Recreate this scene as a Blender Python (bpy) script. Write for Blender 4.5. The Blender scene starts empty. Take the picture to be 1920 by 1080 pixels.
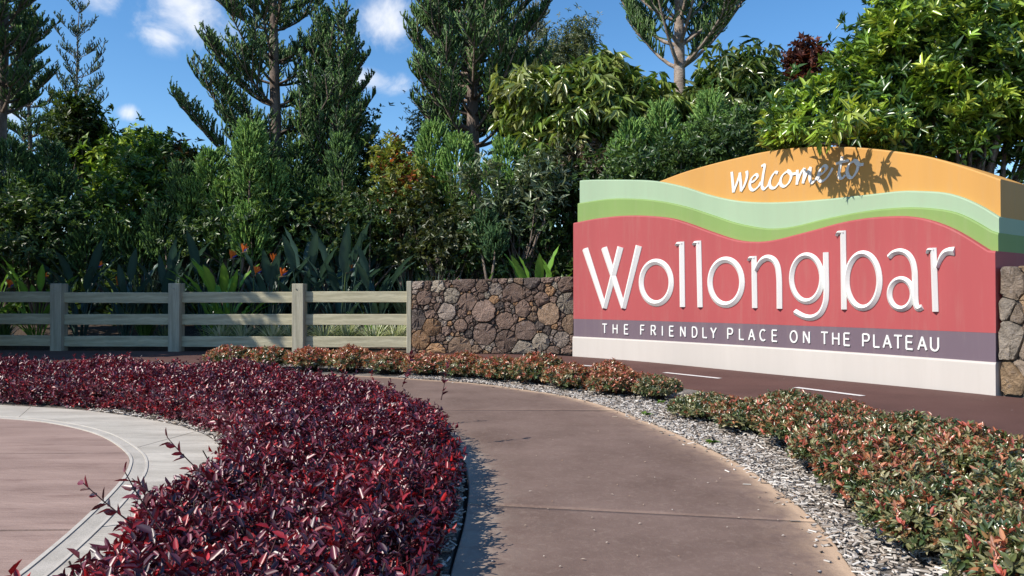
import bpy, math, random
import numpy as np
from mathutils import Vector, Matrix

# ------------------------------------------------------------------ camera, sky, sun, exposure
scn = bpy.context.scene
CAMH = 0.95
FPX = 1387.0                       # focal length in pixels of the 1920 wide photograph
PITCH = math.atan(18 / FPX)
cd = bpy.data.cameras.new('camera'); cam = bpy.data.objects.new('camera', cd)
scn.collection.objects.link(cam); scn.camera = cam
cd.sensor_width = 36.0; cd.lens = FPX / 1920 * 36.0; cd.clip_start = 0.05; cd.clip_end = 3000
cam.location = (0, 0, CAMH); cam.rotation_euler = (math.pi / 2 + PITCH, 0, 0)

SUN_AZ, SUN_EL = math.radians(29), math.radians(42)
sun_dir = Vector((-math.cos(SUN_EL) * math.cos(SUN_AZ), -math.cos(SUN_EL) * math.sin(SUN_AZ), math.sin(SUN_EL)))
sd = bpy.data.lights.new('sun', 'SUN'); sun = bpy.data.objects.new('sun', sd); scn.collection.objects.link(sun)
sd.energy = 4.5; sd.angle = math.radians(0.53); sd.color = (1.0, 0.93, 0.82)
sun.rotation_euler = sun_dir.to_track_quat('Z', 'Y').to_euler(); sun.location = (-20, -5, 20)

def ray(px, py):
    a = (px - 960) / FPX; b = (540 - py) / FPX
    return np.array([a, math.cos(PITCH) - b * math.sin(PITCH), math.sin(PITCH) + b * math.cos(PITCH)])
def at(px, py, Y):
    d = ray(px, py); t = Y / d[1]
    return np.array([0, 0, CAMH]) + d * t
def gnd(px, py, z=0.0):
    d = ray(px, py); t = (z - CAMH) / d[2]
    return np.array([0, 0, CAMH]) + d * t

world = bpy.data.worlds.new('World'); scn.world = world; world.use_nodes = True
wn = world.node_tree; wn.nodes.clear()
def N(nt, typ, **kw):
    n = nt.nodes.new(typ)
    for k, v in kw.items():
        if k == 'inp':
            for kk, vv in v.items(): n.inputs[kk].default_value = vv
        else: setattr(n, k, v)
    return n
wo = N(wn, 'ShaderNodeOutputWorld'); bg = N(wn, 'ShaderNodeBackground', inp={'Strength': 0.105})
sky = N(wn, 'ShaderNodeTexSky', sky_type='NISHITA', sun_disc=False, sun_elevation=SUN_EL,
        sun_rotation=math.atan2(sun_dir.x, sun_dir.y), altitude=150, air_density=1.0, dust_density=0.15, ozone_density=2.5)
tc = N(wn, 'ShaderNodeTexCoord')
clouds = []
for px, py, sx, sy in ((715, 42, 75, 48), (330, 25, 95, 60), (195, 8, 48, 26), (300, 66, 52, 20), (690, 152, 75, 24),
                       (590, 150, 60, 40), (237, 212, 26, 16), (20, 205, 45, 30), (130, 95, 0, 0)):
    if sx: clouds.append((ray(px, py), sx / FPX, sy / FPX))
rc = random.Random(5)
for i in range(16):                 # the same scattered puffs all round the sky
    az = rc.uniform(0, 2 * math.pi); el = rc.uniform(0.15, 1.0)
    d = np.array([math.sin(az) * math.cos(el), math.cos(az) * math.cos(el), math.sin(el)])
    if d[1] > 0.62 : continue
    clouds.append((d, rc.uniform(.04, .09), rc.uniform(.02, .045)))
nz = N(wn, 'ShaderNodeTexNoise', inp={'Scale': 17.0, 'Detail': 7.0, 'Roughness': 0.58, 'Distortion': 0.5})
wn.links.new(tc.outputs['Generated'], nz.inputs['Vector'])
prev = None
for d, sx, sy in clouds:
    d = d / np.linalg.norm(d)
    sub = N(wn, 'ShaderNodeVectorMath', operation='SUBTRACT'); sub.inputs[1].default_value = tuple(d)
    wn.links.new(tc.outputs['Generated'], sub.inputs[0])
    mul = N(wn, 'ShaderNodeVectorMath', operation='MULTIPLY'); mul.inputs[1].default_value = (1 / sx, 1 / sx, 1 / sy)
    wn.links.new(sub.outputs[0], mul.inputs[0])
    ln = N(wn, 'ShaderNodeVectorMath', operation='LENGTH'); wn.links.new(mul.outputs[0], ln.inputs[0])
    inv = N(wn, 'ShaderNodeMath', operation='SUBTRACT', use_clamp=True); inv.inputs[0].default_value = 1.25
    wn.links.new(ln.outputs['Value'], inv.inputs[1])
    if prev is None: prev = inv
    else:
        mx = N(wn, 'ShaderNodeMath', operation='MAXIMUM')
        wn.links.new(prev.outputs[0], mx.inputs[0]); wn.links.new(inv.outputs[0], mx.inputs[1]); prev = mx
ad = N(wn, 'ShaderNodeMath', operation='MULTIPLY_ADD'); ad.inputs[1].default_value = 0.75
nsub = N(wn, 'ShaderNodeMath', operation='MULTIPLY_ADD'); nsub.inputs[1].default_value = 2.0; nsub.inputs[2].default_value = -1.0
wn.links.new(nz.outputs['Fac'], nsub.inputs[0])
wn.links.new(prev.outputs[0], ad.inputs[0]); wn.links.new(nsub.outputs[0], ad.inputs[2])
mr = N(wn, 'ShaderNodeMapRange', interpolation_type='SMOOTHSTEP', inp={'From Min': 0.12, 'From Max': 1.15, 'To Max': 0.9})
wn.links.new(ad.outputs[0], mr.inputs['Value'])
gate = N(wn, 'ShaderNodeMath', operation='MULTIPLY')
gm = N(wn, 'ShaderNodeMapRange', inp={'From Min': 0.0, 'From Max': 0.35}); wn.links.new(prev.outputs[0], gm.inputs['Value'])
wn.links.new(mr.outputs[0], gate.inputs[0]); wn.links.new(gm.outputs[0], gate.inputs[1])
mixc = N(wn, 'ShaderNodeMixRGB'); mixc.inputs['Color2'].default_value = (7.4, 7.5, 7.8, 1)
hsv = N(wn, 'ShaderNodeHueSaturation', inp={'Saturation': 1.25, 'Value': 1.25})
wn.links.new(sky.outputs[0], hsv.inputs['Color'])
wn.links.new(gate.outputs[0], mixc.inputs['Fac']); wn.links.new(hsv.outputs[0], mixc.inputs['Color1'])
wn.links.new(mixc.outputs[0], bg.inputs['Color']); wn.links.new(bg.outputs[0], wo.inputs[0])

vs = scn.view_settings
vs.view_transform = 'Standard'; vs.look = 'None'; vs.exposure = 0.48; vs.gamma = 1.0; vs.use_curve_mapping = False
scn.cycles.max_bounces = 6; scn.cycles.transparent_max_bounces = 4
scn.cycles.diffuse_bounces = 3; scn.cycles.glossy_bounces = 2; scn.cycles.transmission_bounces = 3

# ------------------------------------------------------------------ helpers
col = scn.collection
def link(o, parent=None):
    col.objects.link(o)
    if parent is not None: o.parent = parent
    return o
def tag(o, label=None, cat=None, group=None, kind=None):
    if label: o['label'] = label
    if cat: o['category'] = cat
    if group: o['group'] = group
    if kind: o['kind'] = kind
    return o
def empty(name, loc=(0, 0, 0), rz=0.0):
    o = bpy.data.objects.new(name, None); o.empty_display_size = 0.2
    o.location = [float(c) for c in loc]; o.rotation_euler = (0, 0, rz); return link(o)
def meshobj(name, me, mats, parent=None):
    o = bpy.data.objects.new(name, me)
    for m in (mats if isinstance(mats, (list, tuple)) else [mats]):
        if m and m.name not in [x.name for x in me.materials if x]: me.materials.append(m)
    return link(o, parent)
def pyobj(name, V, F, mat, parent=None, smooth=False):
    me = bpy.data.meshes.new(name); me.from_pydata([tuple(map(float, v)) for v in V], [], F); me.update()
    if smooth: me.polygons.foreach_set('use_smooth', [True] * len(me.polygons))
    return meshobj(name, me, mat, parent)
def unit(a):
    a = np.asarray(a, float); n = np.linalg.norm(a, axis=-1, keepdims=True); n[n < 1e-9] = 1; return a / n
UP = np.array([0, 0, 1.0])

class Acc:
    def __init__(s): s.V = []; s.Q = []; s.T = []; s.C = []; s.n = 0
    def add(s, V, C, quads=None, tris=None):
        V = np.asarray(V, float).reshape(-1, 3); C = np.broadcast_to(np.asarray(C, float), (len(V), 3))
        if quads is not None and len(quads): s.Q.append(np.asarray(quads) + s.n)
        if tris is not None and len(tris): s.T.append(np.asarray(tris) + s.n)
        s.V.append(V); s.C.append(C); s.n += len(V)
    def mesh(s, name, off=(0, 0, 0), smooth=False):
        me = bpy.data.meshes.new(name)
        V = np.concatenate(s.V) - np.asarray(off, float); C = np.concatenate(s.C)
        Q = np.concatenate(s.Q) if s.Q else np.zeros((0, 4), int); T = np.concatenate(s.T) if s.T else np.zeros((0, 3), int)
        loops = np.concatenate([Q.ravel(), T.ravel()]).astype(np.int32)
        starts = np.concatenate([np.arange(len(Q)) * 4, len(Q) * 4 + np.arange(len(T)) * 3]).astype(np.int32)
        me.vertices.add(len(V)); me.vertices.foreach_set('co', V.astype(np.float32).ravel())
        me.loops.add(len(loops)); me.loops.foreach_set('vertex_index', loops)
        me.polygons.add(len(starts)); me.polygons.foreach_set('loop_start', starts)
        at_ = me.attributes.new('col', 'FLOAT_COLOR', 'POINT')
        at_.data.foreach_set('color', np.concatenate([C, np.ones((len(C), 1))], 1).astype(np.float32).ravel())
        if smooth: me.polygons.foreach_set('use_smooth', np.ones(len(starts), bool))
        me.update(calc_edges=True); me.validate()
        return me

def frame(D, Nn):
    S = unit(np.cross(D, Nn)); return S, unit(np.cross(S, D))
def leaves(acc, P, D, Nn, L, W, C, fold=0.25, bend=0.15, six=True):
    n = len(P); L = np.broadcast_to(L, (n,))[:, None]; W = np.broadcast_to(W, (n,))[:, None]
    D = unit(D); S, M = frame(D, Nn)
    t = P + D * L - M * bend * L
    if six:
        l1 = P + D * .33 * L + S * W * .46 + M * fold * W; r1 = P + D * .33 * L - S * W * .46 + M * fold * W
        l2 = P + D * .7 * L + S * W * .38 + M * (fold * W * .8 - bend * L * .45); r2 = P + D * .7 * L - S * W * .38 + M * (fold * W * .8 - bend * L * .45)
        V = np.stack([P, l1, l2, t, r2, r1], 1); b = np.arange(n)[:, None] * 6
        Q = np.concatenate([b + [0, 3, 2, 1], b + [0, 5, 4, 3]])
        acc.add(V, np.repeat(C, 6, 0), quads=Q)
    else:
        l1 = P + D * .45 * L + S * W * .5 + M * fold * W; r1 = P + D * .45 * L - S * W * .5 + M * fold * W
        V = np.stack([P, l1, t, r1], 1); b = np.arange(n)[:, None] * 4
        acc.add(V, np.repeat(C, 4, 0), tris=np.concatenate([b + [0, 2, 1], b + [0, 3, 2]]))
def prisms(acc, P0, P1, r0, r1, C):
    n = len(P0); D = unit(P1 - P0); a = np.where(np.abs(D[:, 2:3]) > .9, np.array([[1., 0, 0]]), np.array([[0, 0, 1.]]))
    S, M = frame(D, a); r0 = np.broadcast_to(r0, (n,))[:, None]; r1 = np.broadcast_to(r1, (n,))[:, None]
    V = []
    for P, r in ((P0, r0), (P1, r1)):
        for k in range(3):
            an = k * 2 * math.pi / 3; V.append(P + (S * math.cos(an) + M * math.sin(an)) * r)
    V = np.stack(V, 1); b = np.arange(n)[:, None] * 6
    Q = np.concatenate([b + [k, (k + 1) % 3, 3 + (k + 1) % 3, 3 + k] for k in range(3)])
    acc.add(V, np.repeat(np.broadcast_to(C, (n, 3)), 6, 0), quads=Q)
def tube(acc, pts, rad, c, seg=7):
    pts = np.asarray(pts, float); n = len(pts); rad = np.broadcast_to(rad, (n,))
    V = []
    for i in range(n):
        d = unit(pts[min(i + 1, n - 1)] - pts[max(i - 1, 0)]); a = np.array([1., 0, 0]) if abs(d[2]) > .8 else UP
        s = unit(np.cross(d, a)); m = np.cross(s, d)
        for k in range(seg):
            an = 2 * math.pi * k / seg; V.append(pts[i] + (s * math.cos(an) + m * math.sin(an)) * rad[i])
    Q = [[i * seg + k, i * seg + (k + 1) % seg, (i + 1) * seg + (k + 1) % seg, (i + 1) * seg + k] for i in range(n - 1) for k in range(seg)]
    acc.add(V, c, quads=Q)
def spline(pts, n):
    p = np.asarray(pts, float); k = len(p)
    P = np.concatenate([[2 * p[0] - p[1]], p, [2 * p[-1] - p[-2]]]); out = []
    for u in np.linspace(0, k - 1, n):
        i = min(int(u), k - 2); t = u - i; a, b, c, d = P[i:i + 4]
        out.append(.5 * (2 * b + (c - a) * t + (2 * a - 5 * b + 4 * c - d) * t * t + (3 * b - a - 3 * c + d) * t ** 3))
    return np.array(out)
def lerp_cols(rng, n, cols, wts=None):
    cols = np.asarray(cols, float); i = rng.choice(len(cols), n, p=wts); j = rng.choice(len(cols), n, p=wts); t = rng.random((n, 1)) * .6
    return (cols[i] * (1 - t) + cols[j] * t) * rng.uniform(.8, 1.2, (n, 1))

# ------------------------------------------------------------------ materials
def newmat(name):
    m = bpy.data.materials.new(name); m.use_nodes = True; nt = m.node_tree; nt.nodes.clear()
    out = N(nt, 'ShaderNodeOutputMaterial'); b = N(nt, 'ShaderNodeBsdfPrincipled'); nt.links.new(b.outputs[0], out.inputs[0])
    return m, nt, b, out
def fol(name, rough=.45, trans=.3, spec=.5, tint=(1.3, 1.25, .7)):
    m, nt, b, out = newmat(name)
    a = N(nt, 'ShaderNodeAttribute', attribute_name='col'); nt.links.new(a.outputs['Color'], b.inputs['Base Color'])
    b.inputs['Roughness'].default_value = rough; b.inputs['Specular IOR Level'].default_value = spec
    if trans:
        tr = N(nt, 'ShaderNodeBsdfTranslucent'); mm = N(nt, 'ShaderNodeMixRGB', blend_type='MULTIPLY', inp={'Fac': 1.0}); mm.inputs['Color2'].default_value = (*tint, 1)
        nt.links.new(a.outputs['Color'], mm.inputs['Color1']); nt.links.new(mm.outputs[0], tr.inputs['Color'])
        mx = N(nt, 'ShaderNodeMixShader', inp={'Fac': trans}); nt.links.new(b.outputs[0], mx.inputs[1]); nt.links.new(tr.outputs[0], mx.inputs[2]); nt.links.new(mx.outputs[0], out.inputs[0])
    return m
def surf(name, c1, c2, scale=3.0, detail=8.0, rough=.85, bump=.2, bscale=60.0, stretch=(1, 1, 1), c3=None, c3scale=40.0, c3amt=.35, lo=.35, hi=.65, spec=.3, coord='Object', bdist=.01):
    m, nt, b, out = newmat(name)
    t = N(nt, 'ShaderNodeTexCoord'); mp = N(nt, 'ShaderNodeMapping'); mp.inputs['Scale'].default_value = stretch
    nt.links.new(t.outputs[coord], mp.inputs['Vector'])
    n1 = N(nt, 'ShaderNodeTexNoise', inp={'Scale': scale, 'Detail': detail, 'Roughness': .62}); nt.links.new(mp.outputs[0], n1.inputs['Vector'])
    r = N(nt, 'ShaderNodeMapRange', inp={'From Min': lo, 'From Max': hi}); nt.links.new(n1.outputs['Fac'], r.inputs['Value'])
    mx = N(nt, 'ShaderNodeMixRGB'); mx.inputs['Color1'].default_value = (*c1, 1); mx.inputs['Color2'].default_value = (*c2, 1)
    nt.links.new(r.outputs[0], mx.inputs['Fac']); last = mx
    if c3:
        n3 = N(nt, 'ShaderNodeTexNoise', inp={'Scale': c3scale, 'Detail': 4.0, 'Roughness': .7}); nt.links.new(mp.outputs[0], n3.inputs['Vector'])
        r3 = N(nt, 'ShaderNodeMapRange', inp={'From Min': .5, 'From Max': .72, 'To Max': c3amt}); nt.links.new(n3.outputs['Fac'], r3.inputs['Value'])
        m3 = N(nt, 'ShaderNodeMixRGB'); m3.inputs['Color2'].default_value = (*c3, 1); nt.links.new(r3.outputs[0], m3.inputs['Fac']); nt.links.new(last.outputs[0], m3.inputs['Color1']); last = m3
    nt.links.new(last.outputs[0], b.inputs['Base Color']); b.inputs['Roughness'].default_value = rough; b.inputs['Specular IOR Level'].default_value = spec
    if bump:
        n2 = N(nt, 'ShaderNodeTexNoise', inp={'Scale': bscale, 'Detail': 6.0, 'Roughness': .65}); nt.links.new(mp.outputs[0], n2.inputs['Vector'])
        bp = N(nt, 'ShaderNodeBump', inp={'Strength': bump, 'Distance': bdist}); nt.links.new(n2.outputs['Fac'], bp.inputs['Height']); nt.links.new(bp.outputs[0], b.inputs['Normal'])
    return m
M = {}
M['soil'] = surf('soil', (.035, .022, .015), (.075, .05, .035), 2.5, bump=.8, bscale=30, c3=(.2, .16, .12), c3scale=55, c3amt=.5, bdist=.03)
M['bed'] = surf('mulch_bed', (.16, .14, .12), (.30, .27, .24), 8, bump=1, bscale=70, c3=(.07, .05, .04), c3scale=60, c3amt=.7, bdist=.03)
m, nt, b, out = newmat('brown_concrete'); M['path'] = m     # brown stencilled concrete, worn pale along its edges
t = N(nt, 'ShaderNodeTexCoord'); wa = N(nt, 'ShaderNodeAttribute', attribute_name='col')
def nz_(sc, det, rg=.65, dist=0.0):
    q = N(nt, 'ShaderNodeTexNoise', inp={'Scale': sc, 'Detail': det, 'Roughness': rg, 'Distortion': dist}); nt.links.new(t.outputs['Object'], q.inputs['Vector']); return q
def mixn(fac, a, c2):
    q = N(nt, 'ShaderNodeMixRGB'); nt.links.new(fac, q.inputs['Fac'])
    for soc, v in (('Color1', a), ('Color2', c2)):
        if isinstance(v, tuple): q.inputs[soc].default_value = (*v, 1)
        else: nt.links.new(v, q.inputs[soc])
    return q.outputs[0]
def rg_(x, lo, hi, to=1.0):
    q = N(nt, 'ShaderNodeMapRange', inp={'From Min': lo, 'From Max': hi, 'To Max': to}); nt.links.new(x, q.inputs['Value']); return q.outputs[0]
na, nb_, nc = nz_(1.7, 9), nz_(28, 6, .7, 1.2), nz_(9, 8, .7, .8)
c = mixn(rg_(na.outputs['Fac'], .33, .68), (.128, .083, .066), (.20, .137, .112))
c = mixn(rg_(nb_.outputs['Fac'], .50, .72, .5), c, (.27, .20, .16)); c = mixn(rg_(nc.outputs['Fac'], .55, .75, .35), c, (.085, .055, .046))
sp_ = N(nt, 'ShaderNodeSeparateColor'); nt.links.new(wa.outputs['Color'], sp_.inputs[0])
for ch, colr in ((0, (.50, .35, .235)), (1, (.36, .30, .245))):
    ma = N(nt, 'ShaderNodeMath', operation='MULTIPLY_ADD'); nt.links.new(nc.outputs['Fac'], ma.inputs[0]); ma.inputs[1].default_value = 1.5; ma.inputs[2].default_value = -.75
    sm = N(nt, 'ShaderNodeMath', operation='ADD', use_clamp=True); nt.links.new(ma.outputs[0], sm.inputs[0]); nt.links.new(sp_.outputs[ch], sm.inputs[1])
    gt = N(nt, 'ShaderNodeMath', operation='MULTIPLY', use_clamp=True); nt.links.new(sm.outputs[0], gt.inputs[0]); 
    g3 = N(nt, 'ShaderNodeMath', operation='MULTIPLY', use_clamp=True); nt.links.new(sp_.outputs[ch], g3.inputs[0]); g3.inputs[1].default_value = 3.0; nt.links.new(g3.outputs[0], gt.inputs[1])
    c = mixn(gt.outputs[0], c, colr)
nt.links.new(c, b.inputs['Base Color']); b.inputs['Roughness'].default_value = .78; b.inputs['Specular IOR Level'].default_value = .3
bp = N(nt, 'ShaderNodeBump', inp={'Strength': .4, 'Distance': .006}); nt.links.new(nz_(70, 8, .7).outputs['Fac'], bp.inputs['Height']); nt.links.new(bp.outputs[0], b.inputs['Normal'])
M['road'] = surf('brown_asphalt', (.080, .038, .031), (.112, .055, .045), 1.3, 10, .8, .5, 260, c3=(.2, .12, .1), c3scale=30, c3amt=.22, bdist=.006)
M['plaza'] = surf('pink_concrete', (.255, .172, .142), (.36, .25, .208), .9, 10, .8, .55, 9, (1, 5, 1), (.175, .105, .085), 2.2, .65, bdist=.012)
M['ring'] = surf('pale_concrete', (.37, .335, .285), (.53, .485, .42), 1.1, 10, .8, .6, 9, (1, 5, 1), (.29, .26, .225), 2.6, .6, bdist=.012)
M['kerbline'] = surf('pale_line_concrete', (.44, .40, .35), (.52, .48, .42), 8, bump=.2)
M['ringdark'] = surf('grey_band_concrete', (.36, .33, .285), (.46, .42, .37), 6, bump=.3, bscale=60)
M['white_line'] = surf('road_paint', (.66, .65, .62), (.80, .79, .76), 9, rough=.6, bump=.2, bscale=200, c3=(.3, .22, .2), c3scale=35, c3amt=.5)
def paint(name, c, dirt=(.3, .25, .2), amt=.3):
    d = tuple(x * .88 for x in c); return surf(name, d, c, 1.4, 9, .62, .12, 140, (1, 1, .10), tuple(.6 * a + .4 * b for a, b in zip(c, dirt)), 11, amt, .3, .7, bdist=.004)
M['s_red'] = paint('red_render', (.375, .074, .077)); M['s_purple'] = paint('purple_render', (.145, .105, .13))
M['s_white'] = paint('white_render', (.53, .485, .445), (.35, .3, .25)); M['s_green'] = paint('green_render', (.205, .315, .095))
M['s_pale'] = paint('pale_green_render', (.32, .43, .285)); M['s_orange'] = paint('orange_render', (.55, .285, .075))
M['s_letter'] = paint('letter_white', (.74, .73, .70), (.4, .38, .34), .12)
M['wood'] = surf('weathered_wood', (.31, .285, .19), (.50, .46, .32), 2.5, 10, .8, .5, 40, (.6, 6, 9), (.13, .12, .10), 8, .5, bdist=.006)
M['woodpost'] = surf('weathered_post_wood', (.27, .255, .19), (.42, .39, .30), 2.5, 10, .8, .5, 40, (9, 9, .6), (.13, .12, .10), 8, .5, bdist=.006)
M['metal'] = surf('bolt_metal', (.4, .4, .4), (.55, .55, .55), 20, rough=.4, bump=0)
M['mortar'] = surf('dark_mortar', (.06, .05, .045), (.13, .11, .095), 12, bump=.8, bscale=50, bdist=.02)
M['bark'] = surf('bark', (.10, .075, .06), (.24, .19, .16), 6, 8, .9, .9, 25, (1, 1, .4), bdist=.03)
M['pale_bark'] = surf('pale_bark', (.20, .155, .125), (.40, .33, .28), 5, 8, .9, .9, 22, (1, 1, 2.5), bdist=.03)
M['needle'] = fol('needle', .5, .22, .4); M['leaf'] = fol('leaf', .38, .32, .5); M['gloss'] = fol('glossy_leaf', .27, .22, .6)
M['maroon'] = fol('maroon_leaf', .40, .12, .8, (1.6, .6, .6)); M['tip'] = fol('red_tip_leaf', .3, .25, 1.0, (1.3, 1.0, .6))
M['twig'] = fol('twig', .8, 0, .2); M['strap'] = fol('strap_leaf', .4, .25, .5, (1.15, 1.15, .8)); M['chip'] = fol('wood_chip', .8, 0, .2); M['petal'] = fol('petal', .5, .35, .4, (1.2, 1, .8))
# stone: each stone's own colour comes from the object
m, nt, b, out = newmat('field_stone'); M['stone'] = m
oi = N(nt, 'ShaderNodeObjectInfo'); t = N(nt, 'ShaderNodeTexCoord')
n1 = N(nt, 'ShaderNodeTexNoise', inp={'Scale': 9.0, 'Detail': 9.0, 'Roughness': .65}); nt.links.new(t.outputs['Object'], n1.inputs['Vector'])
r1 = N(nt, 'ShaderNodeMapRange', inp={'From Min': .3, 'From Max': .7, 'To Min': .55, 'To Max': 1.35}); nt.links.new(n1.outputs['Fac'], r1.inputs['Value'])
mm = N(nt, 'ShaderNodeMixRGB', blend_type='MULTIPLY', inp={'Fac': 1.0}); nt.links.new(oi.outputs['Color'], mm.inputs['Color1']); nt.links.new(r1.outputs[0], mm.inputs['Color2'])
n3 = N(nt, 'ShaderNodeTexNoise', inp={'Scale': 26.0, 'Detail': 6.0}); nt.links.new(t.outputs['Object'], n3.inputs['Vector'])
r3 = N(nt, 'ShaderNodeMapRange', inp={'From Min': .58, 'From Max': .7, 'To Max': .55}); nt.links.new(n3.outputs['Fac'], r3.inputs['Value'])
m3 = N(nt, 'ShaderNodeMixRGB'); m3.inputs['Color2'].default_value = (.36, .31, .29, 1); nt.links.new(r3.outputs[0], m3.inputs['Fac']); nt.links.new(mm.outputs[0], m3.inputs['Color1'])
nt.links.new(m3.outputs[0], b.inputs['Base Color']); b.inputs['Roughness'].default_value = .85
n2 = N(nt, 'ShaderNodeTexNoise', inp={'Scale': 30.0, 'Detail': 8.0, 'Roughness': .7}); nt.links.new(t.outputs['Object'], n2.inputs['Vector'])
bp = N(nt, 'ShaderNodeBump', inp={'Strength': 1.0, 'Distance': .07}); nt.links.new(n2.outputs['Fac'], bp.inputs['Height']); nt.links.new(bp.outputs[0], b.inputs['Normal'])

# ------------------------------------------------------------------ ground, path, plaza, road
def sheet(name, A, B, z, mat, parent=None, th=.05, s0=0.0, s1=1.0, n=80):
    """a slab between two matched edge curves, sampled from s0 to s1"""
    a = spline(A, 401); b_ = spline(B, 401); idx = np.linspace(s0, s1, n) * 400
    ia = np.stack([np.interp(idx, np.arange(401), a[:, k]) for k in (0, 1)], 1); ib = np.stack([np.interp(idx, np.arange(401), b_[:, k]) for k in (0, 1)], 1)
    V = []; F = []
    for p, q in zip(ia, ib): V += [(*p, z), (*q, z), (*p, z - th), (*q, z - th)]
    for i in range(n - 1):
        k = i * 4; j = k + 4
        F += [(k, k + 1, j + 1, j), (k, j, j + 2, k + 2), (k + 1, k + 3, j + 3, j + 1)]
    F += [(0, 2, 3, 1), (4 * n - 4, 4 * n - 3, 4 * n - 1, 4 * n - 2)]
    return pyobj(name, V, F, mat, parent)
g = pyobj('ground', [(-900, -900, -.06), (900, -900, -.06), (900, 1500, -.06), (-900, 1500, -.06)], [(0, 1, 2, 3)], M['soil']); tag(g, kind='structure')

PL = [(-.16, .6), (-.2, 1.6), (-.21, 2.5), (-.2, 3.2), (-.23, 3.9), (-.33, 4.6), (-.55, 5.3), (-.9, 6.0), (-1.4, 6.65), (-2.05, 7.2), (-3.2, 7.75), (-5.5, 8.3), (-10, 8.7)]
PR = [(.86, .6), (1.04, 1.6), (1.17, 2.5), (1.27, 3.0), (1.31, 3.5), (1.30, 4.2), (1.18, 5.0), (1.0, 5.82), (.69, 6.81), (.22, 7.54), (-.79, 8.46), (-3.2, 9.35), (-10, 10.0)]
path = empty('footpath'); tag(path, kind='structure')
def offc(A, B, d):   # a curve d metres from A towards B
    A = np.asarray(A, float); B = np.asarray(B, float); return A + unit(B - A) * d
cuts = [0, .276, .62, 1.0]                          # control joints
pa, pb = spline(PL, 401), spline(PR, 401); ncol = 26
for i in range(len(cuts) - 1):
    a, b_ = cuts[i] + (.0006 if i else 0), cuts[i + 1] - .0006; rows = 60
    idx = np.linspace(a, b_, rows) * 400; ea = np.stack([np.interp(idx, np.arange(401), pa[:, k]) for k in (0, 1)], 1); eb = np.stack([np.interp(idx, np.arange(401), pb[:, k]) for k in (0, 1)], 1)
    tt = .5 - .5 * np.cos(np.linspace(0, np.pi, ncol)); XY = ea[:, None] + (eb - ea)[:, None] * tt[None, :, None]; wd = np.linalg.norm(eb - ea, axis=1)[:, None]
    dl, dr = tt[None] * wd, (1 - tt[None]) * wd
    C = np.stack([.95 * np.exp(-(dr / .055) ** 2) + .5 * np.exp(-dr / .16), .55 * np.exp(-(dl / .10) ** 2) + .5 * np.exp(-dl / .16), 0 * dl], -1)
    V = np.concatenate([XY, np.zeros((rows, ncol, 1))], -1).reshape(-1, 3); acc = Acc()
    q = np.array([[r * ncol + k, r * ncol + k + 1, (r + 1) * ncol + k + 1, (r + 1) * ncol + k] for r in range(rows - 1) for k in range(ncol - 1)])
    rim = [r * ncol for r in range(rows)] + [(rows - 1) * ncol + k for k in range(1, ncol)] + [r * ncol + ncol - 1 for r in range(rows - 2, -1, -1)] + list(range(ncol - 2, 0, -1))
    V2 = V[rim] - np.array([0, 0, .05]); nv = len(V); nr = len(rim)
    sq = np.array([[rim[k], rim[(k + 1) % nr], nv + (k + 1) % nr, nv + k] for k in range(nr)])
    acc.add(np.concatenate([V, V2]), np.concatenate([C.reshape(-1, 3), C.reshape(-1, 3)[rim]]), quads=np.concatenate([q, sq]))
    meshobj('slab', acc.mesh('slab'), M['path'], path)

PIN = [(-7.5, 5.6), (-5.5, 6.0), (-4.6, 5.98), (-4.02, 5.82), (-3.49, 5.6), (-2.88, 5.14), (-2.36, 4.53), (-2.12, 4.08), (-1.94, 3.55), (-1.75, 2.8), (-1.66, 2.2), (-1.55, .6)]
POUT = [(-8.0, 6.2), (-5.9, 6.72), (-4.95, 6.68), (-4.4, 6.52), (-3.66, 6.27), (-2.85, 5.80), (-2.18, 5.2), (-1.74, 4.5), (-1.5, 3.85), (-1.32, 3.0), (-1.22, 2.3), (-1.1, .6)]
plaza = empty('plaza'); tag(plaza, kind='structure')
PC = [(-8.5, 4.6)] * 3 + [(-8.5, 4.2)] * 2 + [(-8.5, 3.9)] * 2 + [(-8.5, 3.55)] * 2 + [(-8.5, 2.9), (-8.5, 2.2), (-8.5, .6)]
pin = spline(PIN, 401)
def plaza_slab(s0, s1):
    P = [tuple(p) for p in pin[int(s0 * 400):int(s1 * 400) + 1]]
    yA = P[0][1]; yB = P[-1][1]
    P = P + [(-9.5, yB - .28 if s1 < .99 else yB), (-9.5, yA - .28 if s0 > .01 else yA)]
    # shrink the joint sides a little
    n = len(P); V = [(x, y, .0) for x, y in P] + [(x, y, -.05) for x, y in P]
    F = [tuple(range(n))[::-1]] + [(i, (i + 1) % n, n + (i + 1) % n, n + i) for i in range(n)]
    pyobj('slab', V, F, M['plaza'], plaza)
def near_s(y, curve):
    k = np.where(np.arange(401) > 130)[0]; return k[np.argmin(np.abs(curve[k, 1] - y))] / 400
for a, b_ in ((0.0, near_s(4.53, pin) - .0006), (near_s(4.53, pin) + .0012, near_s(3.03, pin) - .0006), (near_s(3.03, pin) + .0012, 1.0)):
    plaza_slab(a, b_)
A0 = offc(PIN, POUT, .003); A1 = offc(PIN, POUT, .022); A2 = offc(PIN, POUT, .10); A3 = offc(PIN, POUT, .114)
sheet('edge_line', A0, A1, .005, M['kerbline'], plaza, n=160); sheet('border_band', A1, A2, .001, M['ringdark'], plaza, n=160); sheet('edge_line', A2, A3, .004, M['kerbline'], plaza, n=160)
for a, b_ in ((0, .30), (.3008, near_s(4.6, pin)), (near_s(4.6, pin) + .0012, near_s(3.03, pin)), (near_s(3.03, pin) + .0012, 1.0)):
    sheet('slab', A3, POUT, .0, M['ring'], plaza, s0=a, s1=b_, n=60)

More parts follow.
